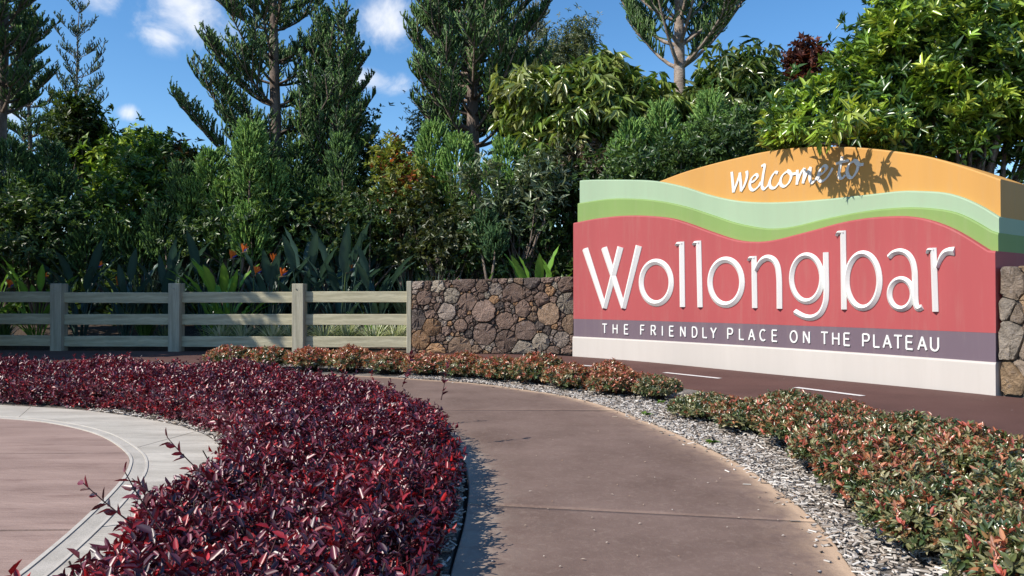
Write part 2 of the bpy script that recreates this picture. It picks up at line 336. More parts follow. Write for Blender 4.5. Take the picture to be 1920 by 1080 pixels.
BO = [(2.95, .6), (2.9, 1.6), (2.9, 2.5), (2.92, 3.2), (2.9, 3.9), (2.84, 4.6), (2.7, 5.6), (2.35, 6.8), (1.72, 8.0), (.9, 9.0), (-.4, 9.9), (-3.2, 10.75), (-10, 11.4)]
bed = sheet('garden_bed', PR, BO, -.012, M['bed'], n=120); tag(bed, kind='structure')
bed2 = sheet('hedge_bed', POUT, [(-8, 8.4), (-5.9, 8.3), (-4.95, 8.15), (-4.2, 8.0), (-3.4, 7.7), (-2.4, 7.3), (-1.5, 6.6), (-.85, 5.8), (-.4, 4.6), (-.23, 3.5), (-.22, 2.5), (-.18, .6)], -.012, M['bed'], n=100); tag(bed2, kind='structure')
FARR = [(8.5, .6), (8.0, 1.6), (7.5, 2.5), (7.0, 3.2), (6.5, 4.0), (6.0, 5.0), (5.3, 6.3), (4.72, 7.15), (3.4, 8.95), (1.05, 11.95), (-1.6, 12.7), (-4, 13.0), (-14, 13.7)]
road = sheet('road', BO, FARR, 0.0, M['road'], n=140); tag(road, kind='structure')
for (x0, y0), (x1, y1) in (((1036, 681), (1112, 687)), ((1246, 699), (1350, 710)), ((1492, 727), (1618, 743))):
    a = gnd(x0, y0); b_ = gnd(x1, y1); d = unit(b_ - a); s = np.array([d[1], -d[0], 0]) * .042
    V = [a - s, b_ - s, b_ + s, a + s]; V = [(p[0], p[1], .005) for p in V]
    pyobj('painted_dash', V, [(3, 2, 1, 0)] if np.cross(V[1] - np.array(V[0]), V[2] - np.array(V[1]))[2] < 0 else [(0, 1, 2, 3)], M['white_line'], road)
# the paving runs on behind the photographer
for nm, a_, b_, m_, par in (('slab', (-.16, .6), (.86, .6), M['path'], path), ('slab', (-9.5, .6), (-1.553, .6), M['plaza'], plaza), ('slab', (-1.55, .6), (-1.1, .6), M['ring'], plaza)):
    sheet(nm, [a_, (a_[0], -1.5), (a_[0], -4)], [b_, (b_[0], -1.5), (b_[0], -4)], -.001, m_, par, n=8, s0=.002)
tag(sheet('garden_bed', [(.86, .6), (.86, -4)], [(2.95, .6), (2.95, -4)], -.013, M['bed'], n=4), kind='structure')
tag(sheet('hedge_bed', [(-1.1, .6), (-1.1, -4)], [(-.16, .6), (-.16, -4)], -.013, M['bed'], n=4), kind='structure')
tag(sheet('road', [(2.95, .6), (2.95, -4)], [(8.5, .6), (8.5, -4)], -.001, M['road'], n=4), kind='structure')
# planted bank behind fence and walls
rng = np.random.default_rng(3)
nx, ny = 70, 26; xs = np.linspace(-30, 30, nx); V = []; F = []
front = lambda x: np.interp(x, [-30, -13, -1.7, .98, 1.9, 5.3, 7.5, 30], [14.5, 13.75, 13.0, 12.75, 12.4, 8.4, 6.5, 0.0])
for j in range(ny):
    t = (j / (ny - 1)) ** 2
    for x in xs:
        y = front(x) + .0 + t * 34; z = -.03 + .33 * min(1, (y - front(x)) / 1.3) + (rng.normal() * .03 if j else 0)
        V.append((x, y, z))
F = [(j * nx + i, j * nx + i + 1, (j + 1) * nx + i + 1, (j + 1) * nx + i) for j in range(ny - 1) for i in range(nx - 1)]
bank = pyobj('garden_bank', V, F, M['soil'], smooth=True); tag(bank, kind='structure')

# ------------------------------------------------------------------ welcome sign
A_ = np.array([.98, 11.99]); B_ = np.array([4.68, 7.17]); SL = np.linalg.norm(B_ - A_); T_ = (B_ - A_) / SL; NN = np.array([T_[1], -T_[0]])
if NN @ A_ > 0: NN = -NN
SAG = .27
def S(u, v, o=0.0):
    q = u / SL; p = A_ + T_ * u - NN * SAG * 4 * q * (1 - q) + NN * o
    return np.array([p[0], p[1], v])
def uv(px, py, o=0.0):
    d = ray(px, py); s = .0; 
    u = SL * .5
    for _ in range(40):             # intersect the pixel ray with the curved face
        q = u / SL; base = A_ - NN * (SAG * 4 * q * (1 - q) - o)
        # base + T u = d t
        m_ = np.array([[d[0], -T_[0]], [d[1], -T_[1]]]); t, un = np.linalg.solve(m_, base)
        u = .5 * u + .5 * un
    return np.array([u, CAMH + d[2] * t])
SB = -.95
O_BASE, O_RED, O_GREEN, O_PALE, O_ORANGE = 0.0, -.02, -.11, -.15, -.21
vb = uv(1073, 631)[1]; vb2 = uv(1866, 679)[1]; v_base = .5 * (vb + vb2)
v_pur = .5 * (uv(1073, 598, O_RED)[1] + uv(1855, 624, O_RED)[1])
def curve_fn(pts, o):
    q = np.array([uv(x, y, o) for x, y in pts]); sp = spline(q, 240); return lambda u: np.interp(u, sp[:, 0], sp[:, 1])
red_top = curve_fn([(1068, 419), (1124, 408.5), (1184, 403.7), (1245, 407), (1281, 416), (1329, 433.5), (1377, 449), (1415.5, 453), (1449, 450), (1490, 440), (1528, 430), (1576, 417), (1624, 408.5), (1672, 405), (1708, 405.6), (1745, 413), (1793, 432.6), (1855.5, 471)], O_RED)
green_top = curve_fn([(1076, 382), (1136, 373), (1184, 372), (1232, 376), (1280, 385.6), (1329, 401), (1377, 417), (1425, 426.6), (1455, 428), (1490, 423.5), (1552, 408.5), (1624, 395), (1684, 389), (1732, 389), (1781, 395), (1817, 408.5), (1866, 437)], O_GREEN)
pale_top = curve_fn([(1078.5, 338.7), (1112, 336.8), (1184, 336.8), (1232, 339.5), (1280, 349.5), (1329, 365), (1377, 375.3), (1425, 379), (1480, 378), (1552, 372.4), (1624, 364.7), (1684, 358), (1720, 357.5), (1769, 360.4), (1805, 370), (1841, 386.8), (1874, 407.3)], O_PALE)
orange_top = curve_fn([(1200, 352), (1237, 339), (1280, 323), (1329, 308.6), (1377, 296.6), (1425, 285.7), (1468, 279), (1504, 276), (1552, 274.5), (1600, 275.6), (1648, 279.7), (1696, 285.7), (1744, 294), (1793, 307.4), (1841, 323), (1878, 336.3)], O_ORANGE)
sign = empty('welcome_sign', (*S(SL / 2, 0)[:2], 0))
tag(sign, 'curved red, green and orange rendered welcome sign wall with raised white lettering', 'sign')
bpy.context.view_layer.update()
def child(o, root=sign):
    o.parent = root; o.matrix_parent_inverse = root.matrix_world.inverted(); return o
def band(name, u0, u1, bot, top, o, mat, ch=.022, n=90, back=SB):
    us = np.linspace(u0, u1, n); V = []; F = []
    for u in us:
        b0 = bot(u); t0 = top(u)
        V += [S(u, b0, o), S(u, t0 - ch, o), S(u, t0 - ch * .3, o - ch * .35), S(u, t0, o - ch), S(u, t0, back), S(u, b0, back)]
    for i in range(n - 1):
        k = i * 6
        for a in range(6): F.append((k + a, k + (a + 1) % 6, k + 6 + (a + 1) % 6, k + 6 + a))
    F += [tuple(range(5, -1, -1)), tuple(range(6 * (n - 1), 6 * n))]
    ob = child(pyobj(name, V, F, mat))
    me = ob.data; me.polygons.foreach_set('use_smooth', [True] * len(me.polygons)); me.set_sharp_from_angle(angle=math.radians(25))
    return ob
cst = lambda c: (lambda u: c)
band('plinth', 0, SL, cst(-.05), cst(v_base), O_BASE, M['s_white'])
band('purple_band', .004, SL - .004, cst(v_base - .03), cst(v_pur), O_RED, M['s_purple'], ch=.002)
band('red_panel', .0, SL - .001, cst(v_pur + .001), red_top, O_RED, M['s_red'])
band('green_wave', .006, SL - .006, lambda u: red_top(u) - .06, green_top, O_GREEN, M['s_green'], ch=.02)
band('pale_green_wave', .012, SL - .012, lambda u: green_top(u) - .06, pale_top, O_PALE, M['s_pale'], ch=.02)
u_or = uv(1230, 345, O_ORANGE)[0]
band('orange_crest', u_or, SL - .018, lambda u: pale_top(u) - .14, lambda u: max(orange_top(u), pale_top(u) - .12), O_ORANGE, M['s_orange'], ch=.02)

def ribbon(V, F, P, w, o, hgt, mode, closed=False):
    """sweep a stroke along uv points; mode ridge = prism section, flat = raised flat stroke"""
    P = np.asarray(P, float); n = len(P); w = np.broadcast_to(w, (n,))
    k0 = len(V)
    for i in range(n):
        if closed: d = P[(i + 1) % n] - P[i - 1]
        else: d = P[min(i + 1, n - 1)] - P[max(i - 1, 0)]
        d = d / max(1e-9, np.linalg.norm(d)); s = np.array([-d[1], d[0]]) * w[i] / 2
        l, r = P[i] + s, P[i] - s
        if mode == 'ridge': prof = ((l, -.01), (l, hgt * .22), (P[i], hgt), (r, hgt * .22), (r, -.01))
        else: prof = ((l, -.01), (l, hgt), (P[i], hgt * 1.05), (r, hgt), (r, -.01))
        for q, h in prof: V.append(S(q[0], q[1], o + h))
    m_ = n if closed else n - 1
    for i in range(m_):
        a = k0 + i * 5; b_ = k0 + ((i + 1) % n) * 5
        for k in range(4): F.append((a + k, b_ + k, b_ + k + 1, a + k + 1))
    if not closed:
        F.append((k0, k0 + 1, k0 + 2, k0 + 3, k0 + 4)); e = k0 + (n - 1) * 5; F.append((e + 4, e + 3, e + 2, e + 1, e))
def letter(strokes, o, hgt, mode, px=True, name='letter'):
    """strokes: list of (points, width or widths, closed, smooth)"""
    V, F = [], []
    for k, (pts, w, closed, smooth) in enumerate(strokes):
        q = np.array([uv(x, y, o) for x, y in pts]) if px else np.array(pts, float)
        if closed: pass
        elif smooth: 
            nn = 10 * len(q); ww = np.interp(np.linspace(0, 1, nn), np.linspace(0, 1, len(np.atleast_1d(w))), np.atleast_1d(w)) if np.ndim(w) else w
            q = spline(q, nn); w = ww
        ribbon(V, F, q, w, o, hgt + k * .0015, mode, closed)
    c = np.mean(V, 0); V = [np.array(v) - c for v in V]
    ob = pyobj(name, V, F, M['s_letter']); ob.location = c
    bpy.context.view_layer.update(); return child(ob)
def ell(cx, cy, rx, ry, n=44): return [(cx + rx * math.cos(a), cy + ry * math.sin(a)) for a in np.linspace(0, 2 * math.pi, n, endpoint=False)]
def pxw(x, y, w, o=O_RED): return abs(uv(x + w / 2, y, o)[0] - uv(x - w / 2, y, o)[0])
ow = lambda x, w: pxw(x, 530, w) * .84
H1 = .044
L_ = letter
w = ow(1110, 13)
L_([([(1097.8, 466.7), (1134, 577.5)], [w, w * .75], False, True), ([(1133.3, 464.9), (1169.6, 577.5)], [w, w * .75], False, True),
    ([(1134.5, 577.5), (1164, 463.4)], [w * .75, w], False, True), ([(1170, 577.5), (1198.5, 461)], [w * .75, w], False, True)], O_RED, H1, 'ridge')
def stem(x0, y0, x1, y1, w, flag=None):
    st = [([(x0, y0), (x1, y1)], w, False, True)]
    if flag: st.append(([(x0 + 2.5, y0 + 3.6), (flag[0] + 3, y0 + 4.0), flag], [w * .5, w * .62, w * .32], False, True))
    return st
L_([(ell(1231.1, 529.9, 28.1, 39), ow(1231, 11.2), True, False)], O_RED, H1, 'ridge')
L_(stem(1278.7, 453.3, 1280.3, 575.6, ow(1280, 11.5), (1268.5, 460.5)), O_RED, H1, 'ridge')
L_(stem(1310.4, 451.6, 1313.3, 576, ow(1312, 11.5), (1300.8, 459.5)), O_RED, H1, 'ridge')
L_([(ell(1361.9, 529.3, 30, 42.2), ow(1362, 12), True, False)], O_RED, H1, 'ridge')
w = ow(1430, 12)
L_(stem(1414.3, 480.3, 1415.8, 577.5, w, (1404, 488.5)) + [([(1418.5, 507), (1424, 495), (1432, 486.5), (1442, 483.6), (1452.6, 489), (1459, 502), (1461.5, 523), (1462, 550), (1462.2, 578.8)], [w * .5, w * .8, w, w, w, w, w, w, w], False, True)], O_RED, H1, 'ridge')
w = ow(1520, 12)
L_([(ell(1513.3, 522, 28.5, 43.2), w * .98, True, False), ([(1548.9, 473.3), (1549.5, 510), (1549.9, 549.6), (1547, 571), (1538, 588), (1523.5, 595.5), (1508, 593.5), (1491.2, 584.5)], w, False, True)], O_RED, H1, 'ridge')
w = ow(1610, 13)
L_(stem(1581.3, 432.6, 1583.1, 580.2, w, (1569.5, 442.5)) + [(ell(1619, 526.5, 30.6, 51), w, True, False)], O_RED, H1, 'ridge')
w = ow(1695, 13)
L_([([(1667.5, 482.2), (1676, 474.5), (1689, 471.4), (1702, 476.5), (1711, 489), (1715.3, 506.7), (1716.3, 529), (1717, 560), (1719, 574), (1723.5, 578.5), (1730.4, 575.5)], [w * .95, w * .95, w, w, w, w, w, w, w, w, w * .9], False, True), (ell(1690.3, 551.3, 21.8, 27.8), w * .98, True, False)], O_RED, H1, 'ridge')
w = ow(1765, 14)
L_(stem(1750.6, 464.9, 1754.6, 584.4, w, (1738.8, 475.5)) + [([(1758.6, 502), (1763.5, 487), (1771, 475.5), (1780, 471.3), (1790.4, 471.0)], [w * .45, w * .8, w * 1.05, w * 1.2, w * 1.4], False, True)], O_RED, H1, 'ridge')

# calligraphic Welcome to
def zc(pts): return [(1360 + x / 6.857, 280 + y / 6.857) for x, y in pts]
def calli(groups):
    V, F = [], []
    for k, g_ in enumerate(groups):
        q = np.array([uv(x, y, O_ORANGE) for x, y in zc(g_)]); q = spline(q, 8 * len(q)) if len(q) > 2 else spline(q, 6)
        d = np.gradient(q, axis=0); an = np.arctan2(d[:, 1], d[:, 0]); nib = math.radians(38)
        w_ = .018 + .026 * np.abs(np.sin(an - nib))
        ribbon(V, F, q, w_, O_ORANGE, .012 + .0012 * k, 'flat')
    c = np.mean(V, 0); ob = pyobj('letter', [np.array(v) - c for v in V], F, M['s_letter']); ob.location = c
    bpy.context.view_layer.update(); child(ob)
calli([[(88, 290), (100, 420), (110, 555)], [(110, 553), (160, 420), (198, 305)], [(193, 300), (205, 430), (210, 540)], [(208, 543), (245, 480), (278, 390), (288, 320), (280, 280)]])
calli([[(338, 428), (385, 400), (418, 355), (400, 325), (352, 362), (322, 430), (328, 500), (368, 525), (430, 480), (462, 420)]])
calli([[(468, 218), (510, 208), (492, 330), (478, 440), (482, 492), (508, 510), (555, 465), (578, 410)]])
calli([[(680, 305), (642, 298), (592, 370), (575, 445), (598, 495), (650, 490), (702, 425)]])
calli([[(800, 285), (745, 330), (715, 400), (725, 460), (770, 475), (822, 430), (852, 350), (832, 290), (800, 275)], [(812, 282), (855, 318), (922, 308)]])
calli([[(932, 265), (932, 360), (925, 455)], [(927, 430), (975, 310), (1020, 240)], [(1022, 242), (1020, 340), (1005, 440)], [(1010, 418), (1058, 300), (1103, 228)], [(1103, 230), (1095, 370), (1118, 430), (1160, 402), (1195, 345)]])
calli([[(1212, 335), (1268, 300), (1308, 242), (1280, 210), (1232, 250), (1200, 330), (1208, 390), (1250, 410), (1310, 365), (1360, 290), (1385, 240)]])
calli([[(1508, 90), (1485, 200), (1466, 315), (1480, 370), (1520, 365), (1545, 330)], [(1428, 188), (1500, 165), (1592, 145)]])
calli([[(1660, 150), (1602, 190), (1570, 270), (1590, 350), (1640, 360), (1690, 290), (1712, 205), (1692, 155), (1652, 140)], [(1668, 145), (1715, 195), (1782, 195)]])
# tagline, stroke capitals
def arc(cx, cy, rx, ry, a0, a1, n=9): return [(cx + rx * math.cos(math.radians(a)), cy + ry * math.sin(math.radians(a))) for a in np.linspace(a0, a1, n)]
GL = {'T': [[(.0, 1), (.8, 1)], [(.4, 1), (.4, 0)]], 'H': [[(.05, 0), (.05, 1)], [(.75, 0), (.75, 1)], [(.05, .52), (.75, .52)]],
      'E': [[(.08, 0), (.08, 1)], [(.08, 1), (.7, 1)], [(.08, .53), (.65, .53)], [(.08, 0), (.72, 0)]], 'F': [[(.08, 0), (.08, 1)], [(.08, 1), (.7, 1)], [(.08, .52), (.62, .52)]],
      'R': [[(.06, 0), (.06, 1)], [(.06, 1), (.4, 1)] + arc(.45, .75, .27, .25, 90, -90) + [(.06, .5)], [(.4, .5), (.76, 0)]], 'I': [[(.4, 0), (.4, 1)]],
      'N': [[(.05, 0), (.05, 1)], [(.05, 1), (.75, 0)], [(.75, 0), (.75, 1)]], 'D': [[(.06, 0), (.06, 1)], [(.06, 1), (.32, 1)] + arc(.34, .5, .42, .5, 90, -90, 13) + [(.06, 0)]],
      'L': [[(.1, 1), (.1, 0)], [(.1, 0), (.7, 0)]], 'Y': [[(.0, 1), (.4, .45)], [(.8, 1), (.4, .45)], [(.4, .45), (.4, 0)]],
      'P': [[(.06, 0), (.06, 1)], [(.06, 1), (.4, 1)] + arc(.45, .73, .29, .27, 90, -90) + [(.06, .46)]], 'A': [[(0, 0), (.4, 1)], [(.8, 0), (.4, 1)], [(.15, .34), (.65, .34)]],
      'C': [arc(.42, .5, .4, .5, 50, 310, 19)], 'O': [arc(.4, .5, .42, .5, 0, 360, 26)], 'U': [[(.05, 1), (.05, .35)] + arc(.4, .33, .35, .33, 180, 360, 11) + [(.75, .35), (.75, 1)]]}
tl = [('T', 1134.7), ('H', 1154.4), ('E', 1175.4), ('F', 1205.9), ('R', 1226), ('I', 1242.9), ('E', 1260.3), ('N', 1281.5), ('D', 1303.4), ('L', 1322.8), ('Y', 1338.7), ('P', 1370), ('L', 1391.6), ('A', 1410.3), ('C', 1431.3), ('E', 1453.5),
      ('O', 1489.1), ('N', 1513.1), ('T', 1546.9), ('H', 1568.1), ('E', 1589.1), ('P', 1624.7), ('L', 1644.8), ('A', 1664.4), ('T', 1684.7), ('E', 1706.3), ('A', 1730), ('U', 1753.1)]
vlo = np.mean([uv(1134.7, 624.0, O_RED)[1], uv(1753, 658, O_RED)[1]]); vhi = np.mean([uv(1134.7, 607, O_RED)[1], uv(1753, 633.5, O_RED)[1]]); ch_ = vhi - vlo
for ch, x in tl:
    uc = uv(x, 628 + (x - 1134) * .045 * .6, O_RED)[0]; cw = ch_ * .80
    letter([([(uc + (px_ - .4) * cw, vlo + py_ * ch_) for px_, py_ in st], ch_ * .135, False, False) for st in GL[ch]], O_RED, .012, 'flat', px=False)

# ------------------------------------------------------------------ stone walls
def clip(poly, nrm, c):
    out = []
    for i in range(len(poly)):
        a = poly[i]; b_ = poly[(i + 1) % len(poly)]; da = a @ nrm - c; db = b_ @ nrm - c
        if da <= 0: out.append(a)
        if da * db < 0: out.append(a + (b_ - a) * (da / (da - db)))
    return out
def stone_cells(W, Hh, seed, sizes):
    r_ = random.Random(seed); seeds = []
    for R, tries in sizes:
        for _ in range(tries):
            p = np.array([r_.uniform(-.02, W + .02), r_.uniform(-.02, Hh + .02)])
            if all(np.linalg.norm(p - q) > (R + rr) * .86 for q, rr in seeds): seeds.append((p, R * r_.uniform(.9, 1.1)))
    cells = []
    for i, (p, R) in enumerate(seeds):
        poly = [np.array(v, float) for v in ((0, 0), (W, 0), (W, Hh), (0, Hh))]
        for j, (q, rr) in enumerate(seeds):
            if i == j or np.linalg.norm(p - q) > 1.0: continue
            nrm = q - p; poly = clip(poly, nrm, (q @ q - p @ p + R * R - rr * rr) / 2)
            if len(poly) < 3: break
        if len(poly) >= 3: cells.append(poly)
    return cells
def inset(poly, g_):
    P = np.array(poly); c = P.mean(0); out = []; n = len(P)
    for i in range(n):
        a = P[i]; b_ = P[(i + 1) % n]; d = b_ - a; L = np.linalg.norm(d)
        if L < 1e-6: continue
        nrm = np.array([d[1], -d[0]]) / L
        out.append((nrm, nrm @ a - g_))
    q = [np.array(v) for v in P]
    for nrm, cc in out: 
        q = clip(q, nrm, cc)
        if len(q) < 3: return None
    return q
def stone_wall(name, label, P0, P1, z0, z1, thick, seed, sizes, palette, bright=1.0):
    P0 = np.array(P0, float); P1 = np.array(P1, float); W = np.linalg.norm(P1 - P0); t = (P1 - P0) / W; nf = np.array([t[1], -t[0]])
    if nf @ (-P0) < 0: nf = -nf
    root = empty(name, (P0[0], P0[1], 0)); tag(root, label, 'wall')
    hmax = max(z0, z1); r_ = random.Random(seed + 1)
    def W3(u, v, o): p = t * u + nf * o; return (p[0], p[1], v * (z0 + (z1 - z0) * u / W) / hmax)
    core = [W3(u, v, o) for o in (-.035, -thick) for u, v in ((0.012, -.05), (W - .012, -.05), (W - .012, hmax - .012), (.012, hmax - .012))]
    pyobj('core', core, [(0, 1, 2, 3), (7, 6, 5, 4), (0, 4, 5, 1), (1, 5, 6, 2), (2, 6, 7, 3), (3, 7, 4, 0)], M['mortar'], root)
    for poly in stone_cells(W, hmax, seed, sizes):
        q = inset(poly, r_.uniform(.003, .009))
        if not q: continue
        P = np.array(q); 
        ar = .5 * abs(np.sum(P[:, 0] * np.roll(P[:, 1], -1) - P[:, 1] * np.roll(P[:, 0], -1)))
        if ar < .0006: continue
        for it in range(2):                       # round the corners a little
            P = np.concatenate([np.stack([.86 * P + .14 * np.roll(P, -1, 0), .14 * P + .86 * np.roll(P, -1, 0)], 1).reshape(-1, 2)]) if len(P) < 22 else P
        c = P.mean(0); n = len(P); sz = math.sqrt(ar)
        bul = min(.036, .012 + sz * .09) * r_.uniform(.6, 1.3); tilt = (r_.uniform(-.16, .16), r_.uniform(-.16, .16))
        V = []; 
        for sc, o in ((1.0, -.07), (1.0, -.006), (.955, bul * .62), (.66, bul)):
            for p in P:
                d = (p - c) * sc; jit = r_.uniform(-1, 1) * sz * .045
                V.append((c[0] + d[0] + jit * (sc < 1), c[1] + d[1] + jit * (sc < 1), o + (d @ np.array(tilt) if sc < 1 else 0) + r_.uniform(-.013, .013) * (sc < 1)))
        V.append((c[0], c[1], bul * 1.08))
        F = [(k * n + i, k * n + (i + 1) % n, (k + 1) * n + (i + 1) % n, (k + 1) * n + i) for k in range(3) for i in range(n)] + [(3 * n + i, 3 * n + (i + 1) % n, 4 * n) for i in range(n)]
        c3 = np.array(W3(c[0], c[1], 0)); V3 = [np.array(W3(*v)) - c3 for v in V]
        ob = pyobj('stone', V3, F, M['stone'], root, smooth=True); ob.location = c3; ob.data.set_sharp_from_angle(angle=math.radians(28))
        # warmer stones towards the right end, as built
        wts = palette(c[0] / W, c[1] / hmax); k = r_.choices(range(len(wts)), [w_ for w_, _ in wts])[0]
        cc = np.array(wts[k][1]) * r_.uniform(.75, 1.25) * bright; ob.color = (*cc, 1)
    return root
def pal_left(u, v):
    return [(1.0, (.135, .088, .066)), (1.0, (.175, .118, .092)), (.7, (.22, .175, .145)), (.4, (.085, .064, .054)), (.45, (.22, .145, .095)), (.2 + .9 * max(0, u - .6) + .3 * (1 - v), (.27, .155, .08)), (.2, (.27, .225, .175))]
def pal_right(u, v): return [(1.0, (.32, .215, .125)), (1, (.26, .20, .15)), (.6, (.30, .25, .20)), (.5, (.20, .14, .105))]
stone_wall('stone_wall', 'low brown and grey random rubble stone wall between timber fence and red sign', (-1.72, 12.70), (1.03, 12.30), 1.24, 1.31, .5, 11,
           ((.19, 26), (.15, 60), (.115, 200), (.08, 500), (.05, 1200), (.028, 1200)), pal_left, 1.4)
e0 = B_ - NN * .085
stone_wall('stone_wall', 'tan and grey stone wall at right edge beside the sign end', tuple(e0 + T_ * .012), tuple(e0 + T_ * .012 + np.array([.60, -.80]) * 2.3), 1.26, 1.26, .5, 21,
           ((.17, 140), (.12, 300), (.06, 700)), pal_right, 1.3)

# ------------------------------------------------------------------ fence
fence = empty('timber_fence', (-5.97, 13.3, 0)); tag(fence, 'weathered grey timber three rail fence with square posts', 'fence')
def fpt(x): return np.array([x, np.interp(x, [-14.5, -1.75], [13.75, 12.82])])
def boxm(name, w_, d_, h_, bev=.008):
    import bmesh
    bm = bmesh.new(); bmesh.ops.create_cube(bm, size=1); bmesh.ops.scale(bm, vec=(w_, d_, h_), verts=bm.verts)
    bmesh.ops.bevel(bm, geom=bm.edges[:], offset=bev, segments=1, affect='EDGES')
    me = bpy.data.meshes.new(name); bm.to_mesh(me); bm.free(); return me
post_me = boxm('post', .205, .205, 1.25); 
posts = [-14.5, -12.45, -10.3, -8.13, -5.95, -3.72]
f0 = np.array([-5.97, 13.3, 0]); fang = math.atan2(12.82 - 13.75, -1.75 + 14.5); rnd = random.Random(9)
bolt = Acc(); tube(bolt, [(0, 0, 0), (0, -.012, 0)], .012, (.5, .5, .5), 8); bolt_me = bolt.mesh('bolt')
for i, x in enumerate(posts):
    p = fpt(x); ob = meshobj('post', post_me, M['woodpost'], fence); ob.location = (p[0] - f0[0], p[1] - f0[1], .575 + rnd.uniform(-.01, .01)); ob.rotation_euler = (0, rnd.uniform(-.006, .006), fang)
    bo = meshobj('bolt', bolt_me, M['metal'], ob); bo.location = (rnd.uniform(-.03, .03), -.1035, .53)
endp = boxm('post_board', .085, .16, 1.27); p = fpt(-1.77); ob = meshobj('post', endp, M['woodpost'], fence); ob.location = (p[0] - f0[0], p[1] - f0[1] - .0, .60); ob.rotation_euler = (0, 0, fang)
ends = posts + [-1.77]
for i in range(len(ends) - 1):
    a = fpt(ends[i]); b_ = fpt(ends[i + 1]); L = np.linalg.norm(b_ - a) - .19 + (.05 if i == len(ends) - 2 else 0)
    for zc_ in (.955, .565, .17):
        ob = meshobj('rail', boxm('rail', L, .055, .19, .006), M['wood'], fence); c = (a + b_) / 2 + (np.array([.03, 0]) if i == len(ends) - 2 else 0)
        ob.location = (c[0] - f0[0], c[1] - f0[1] + .02, zc_ + rnd.uniform(-.008, .008)); ob.rotation_euler = (rnd.uniform(-.02, .02), rnd.uniform(-.004, .004), fang)
#PLANTS
# ------------------------------------------------------------------ plant generators
BANK = .28
def branchlets(acc, tw, rng, P, D, L, cols, k=9, nl=.045, nw=.036, r=.016, up=.6, tip=1.0):
    """upswept finger-like shoots clad in short needles"""
    P = np.asarray(P); D = unit(D); L = np.asarray(L)[:, None]; n = len(P)
    Mi = P + D * L * .5; D2 = unit(D + UP * up); E = Mi + D2 * L * .5
    C = lerp_cols(rng, n, cols)
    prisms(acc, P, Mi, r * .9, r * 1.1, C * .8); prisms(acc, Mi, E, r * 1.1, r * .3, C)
    t = rng.random((n, k)) ** .8; base = np.where((t < .5)[..., None], P[:, None] + (Mi - P)[:, None] * (t * 2)[..., None], Mi[:, None] + (E - Mi)[:, None] * (t * 2 - 1)[..., None]).reshape(-1, 3)
    ax = np.repeat(unit(D + D2), k, 0); rad = unit(rng.normal(size=(n * k, 3))); nd = unit(ax * .9 + rad * .6)
    s = unit(np.cross(nd, rng.normal(size=(n * k, 3)))) * (nw / 2); ln = nl * rng.uniform(.7, 1.3, (n * k, 1))
    V = np.stack([base - s, base + s, base + nd * ln], 1); b = np.arange(n * k)[:, None] * 3
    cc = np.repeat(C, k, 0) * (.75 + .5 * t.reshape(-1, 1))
    acc.add(V, np.repeat(cc, 3, 0), tris=b + [0, 1, 2])
PINE_C = [(.065, .13, .045), (.11, .21, .06), (.16, .28, .075), (.05, .10, .045)]
PINE_L = [(.15, .29, .07), (.21, .37, .09), (.11, .22, .06), (.27, .42, .11)]
def finish(root, acc, tw, mat, barkmat, crown='crown', trunk='trunk'):
    if tw and tw.n:
        meshobj(trunk, tw.mesh(trunk, root.location), barkmat, root)
    if acc and acc.n: meshobj(crown, acc.mesh(crown, root.location, mat in (M['maroon'], M['gloss'])), mat, root)
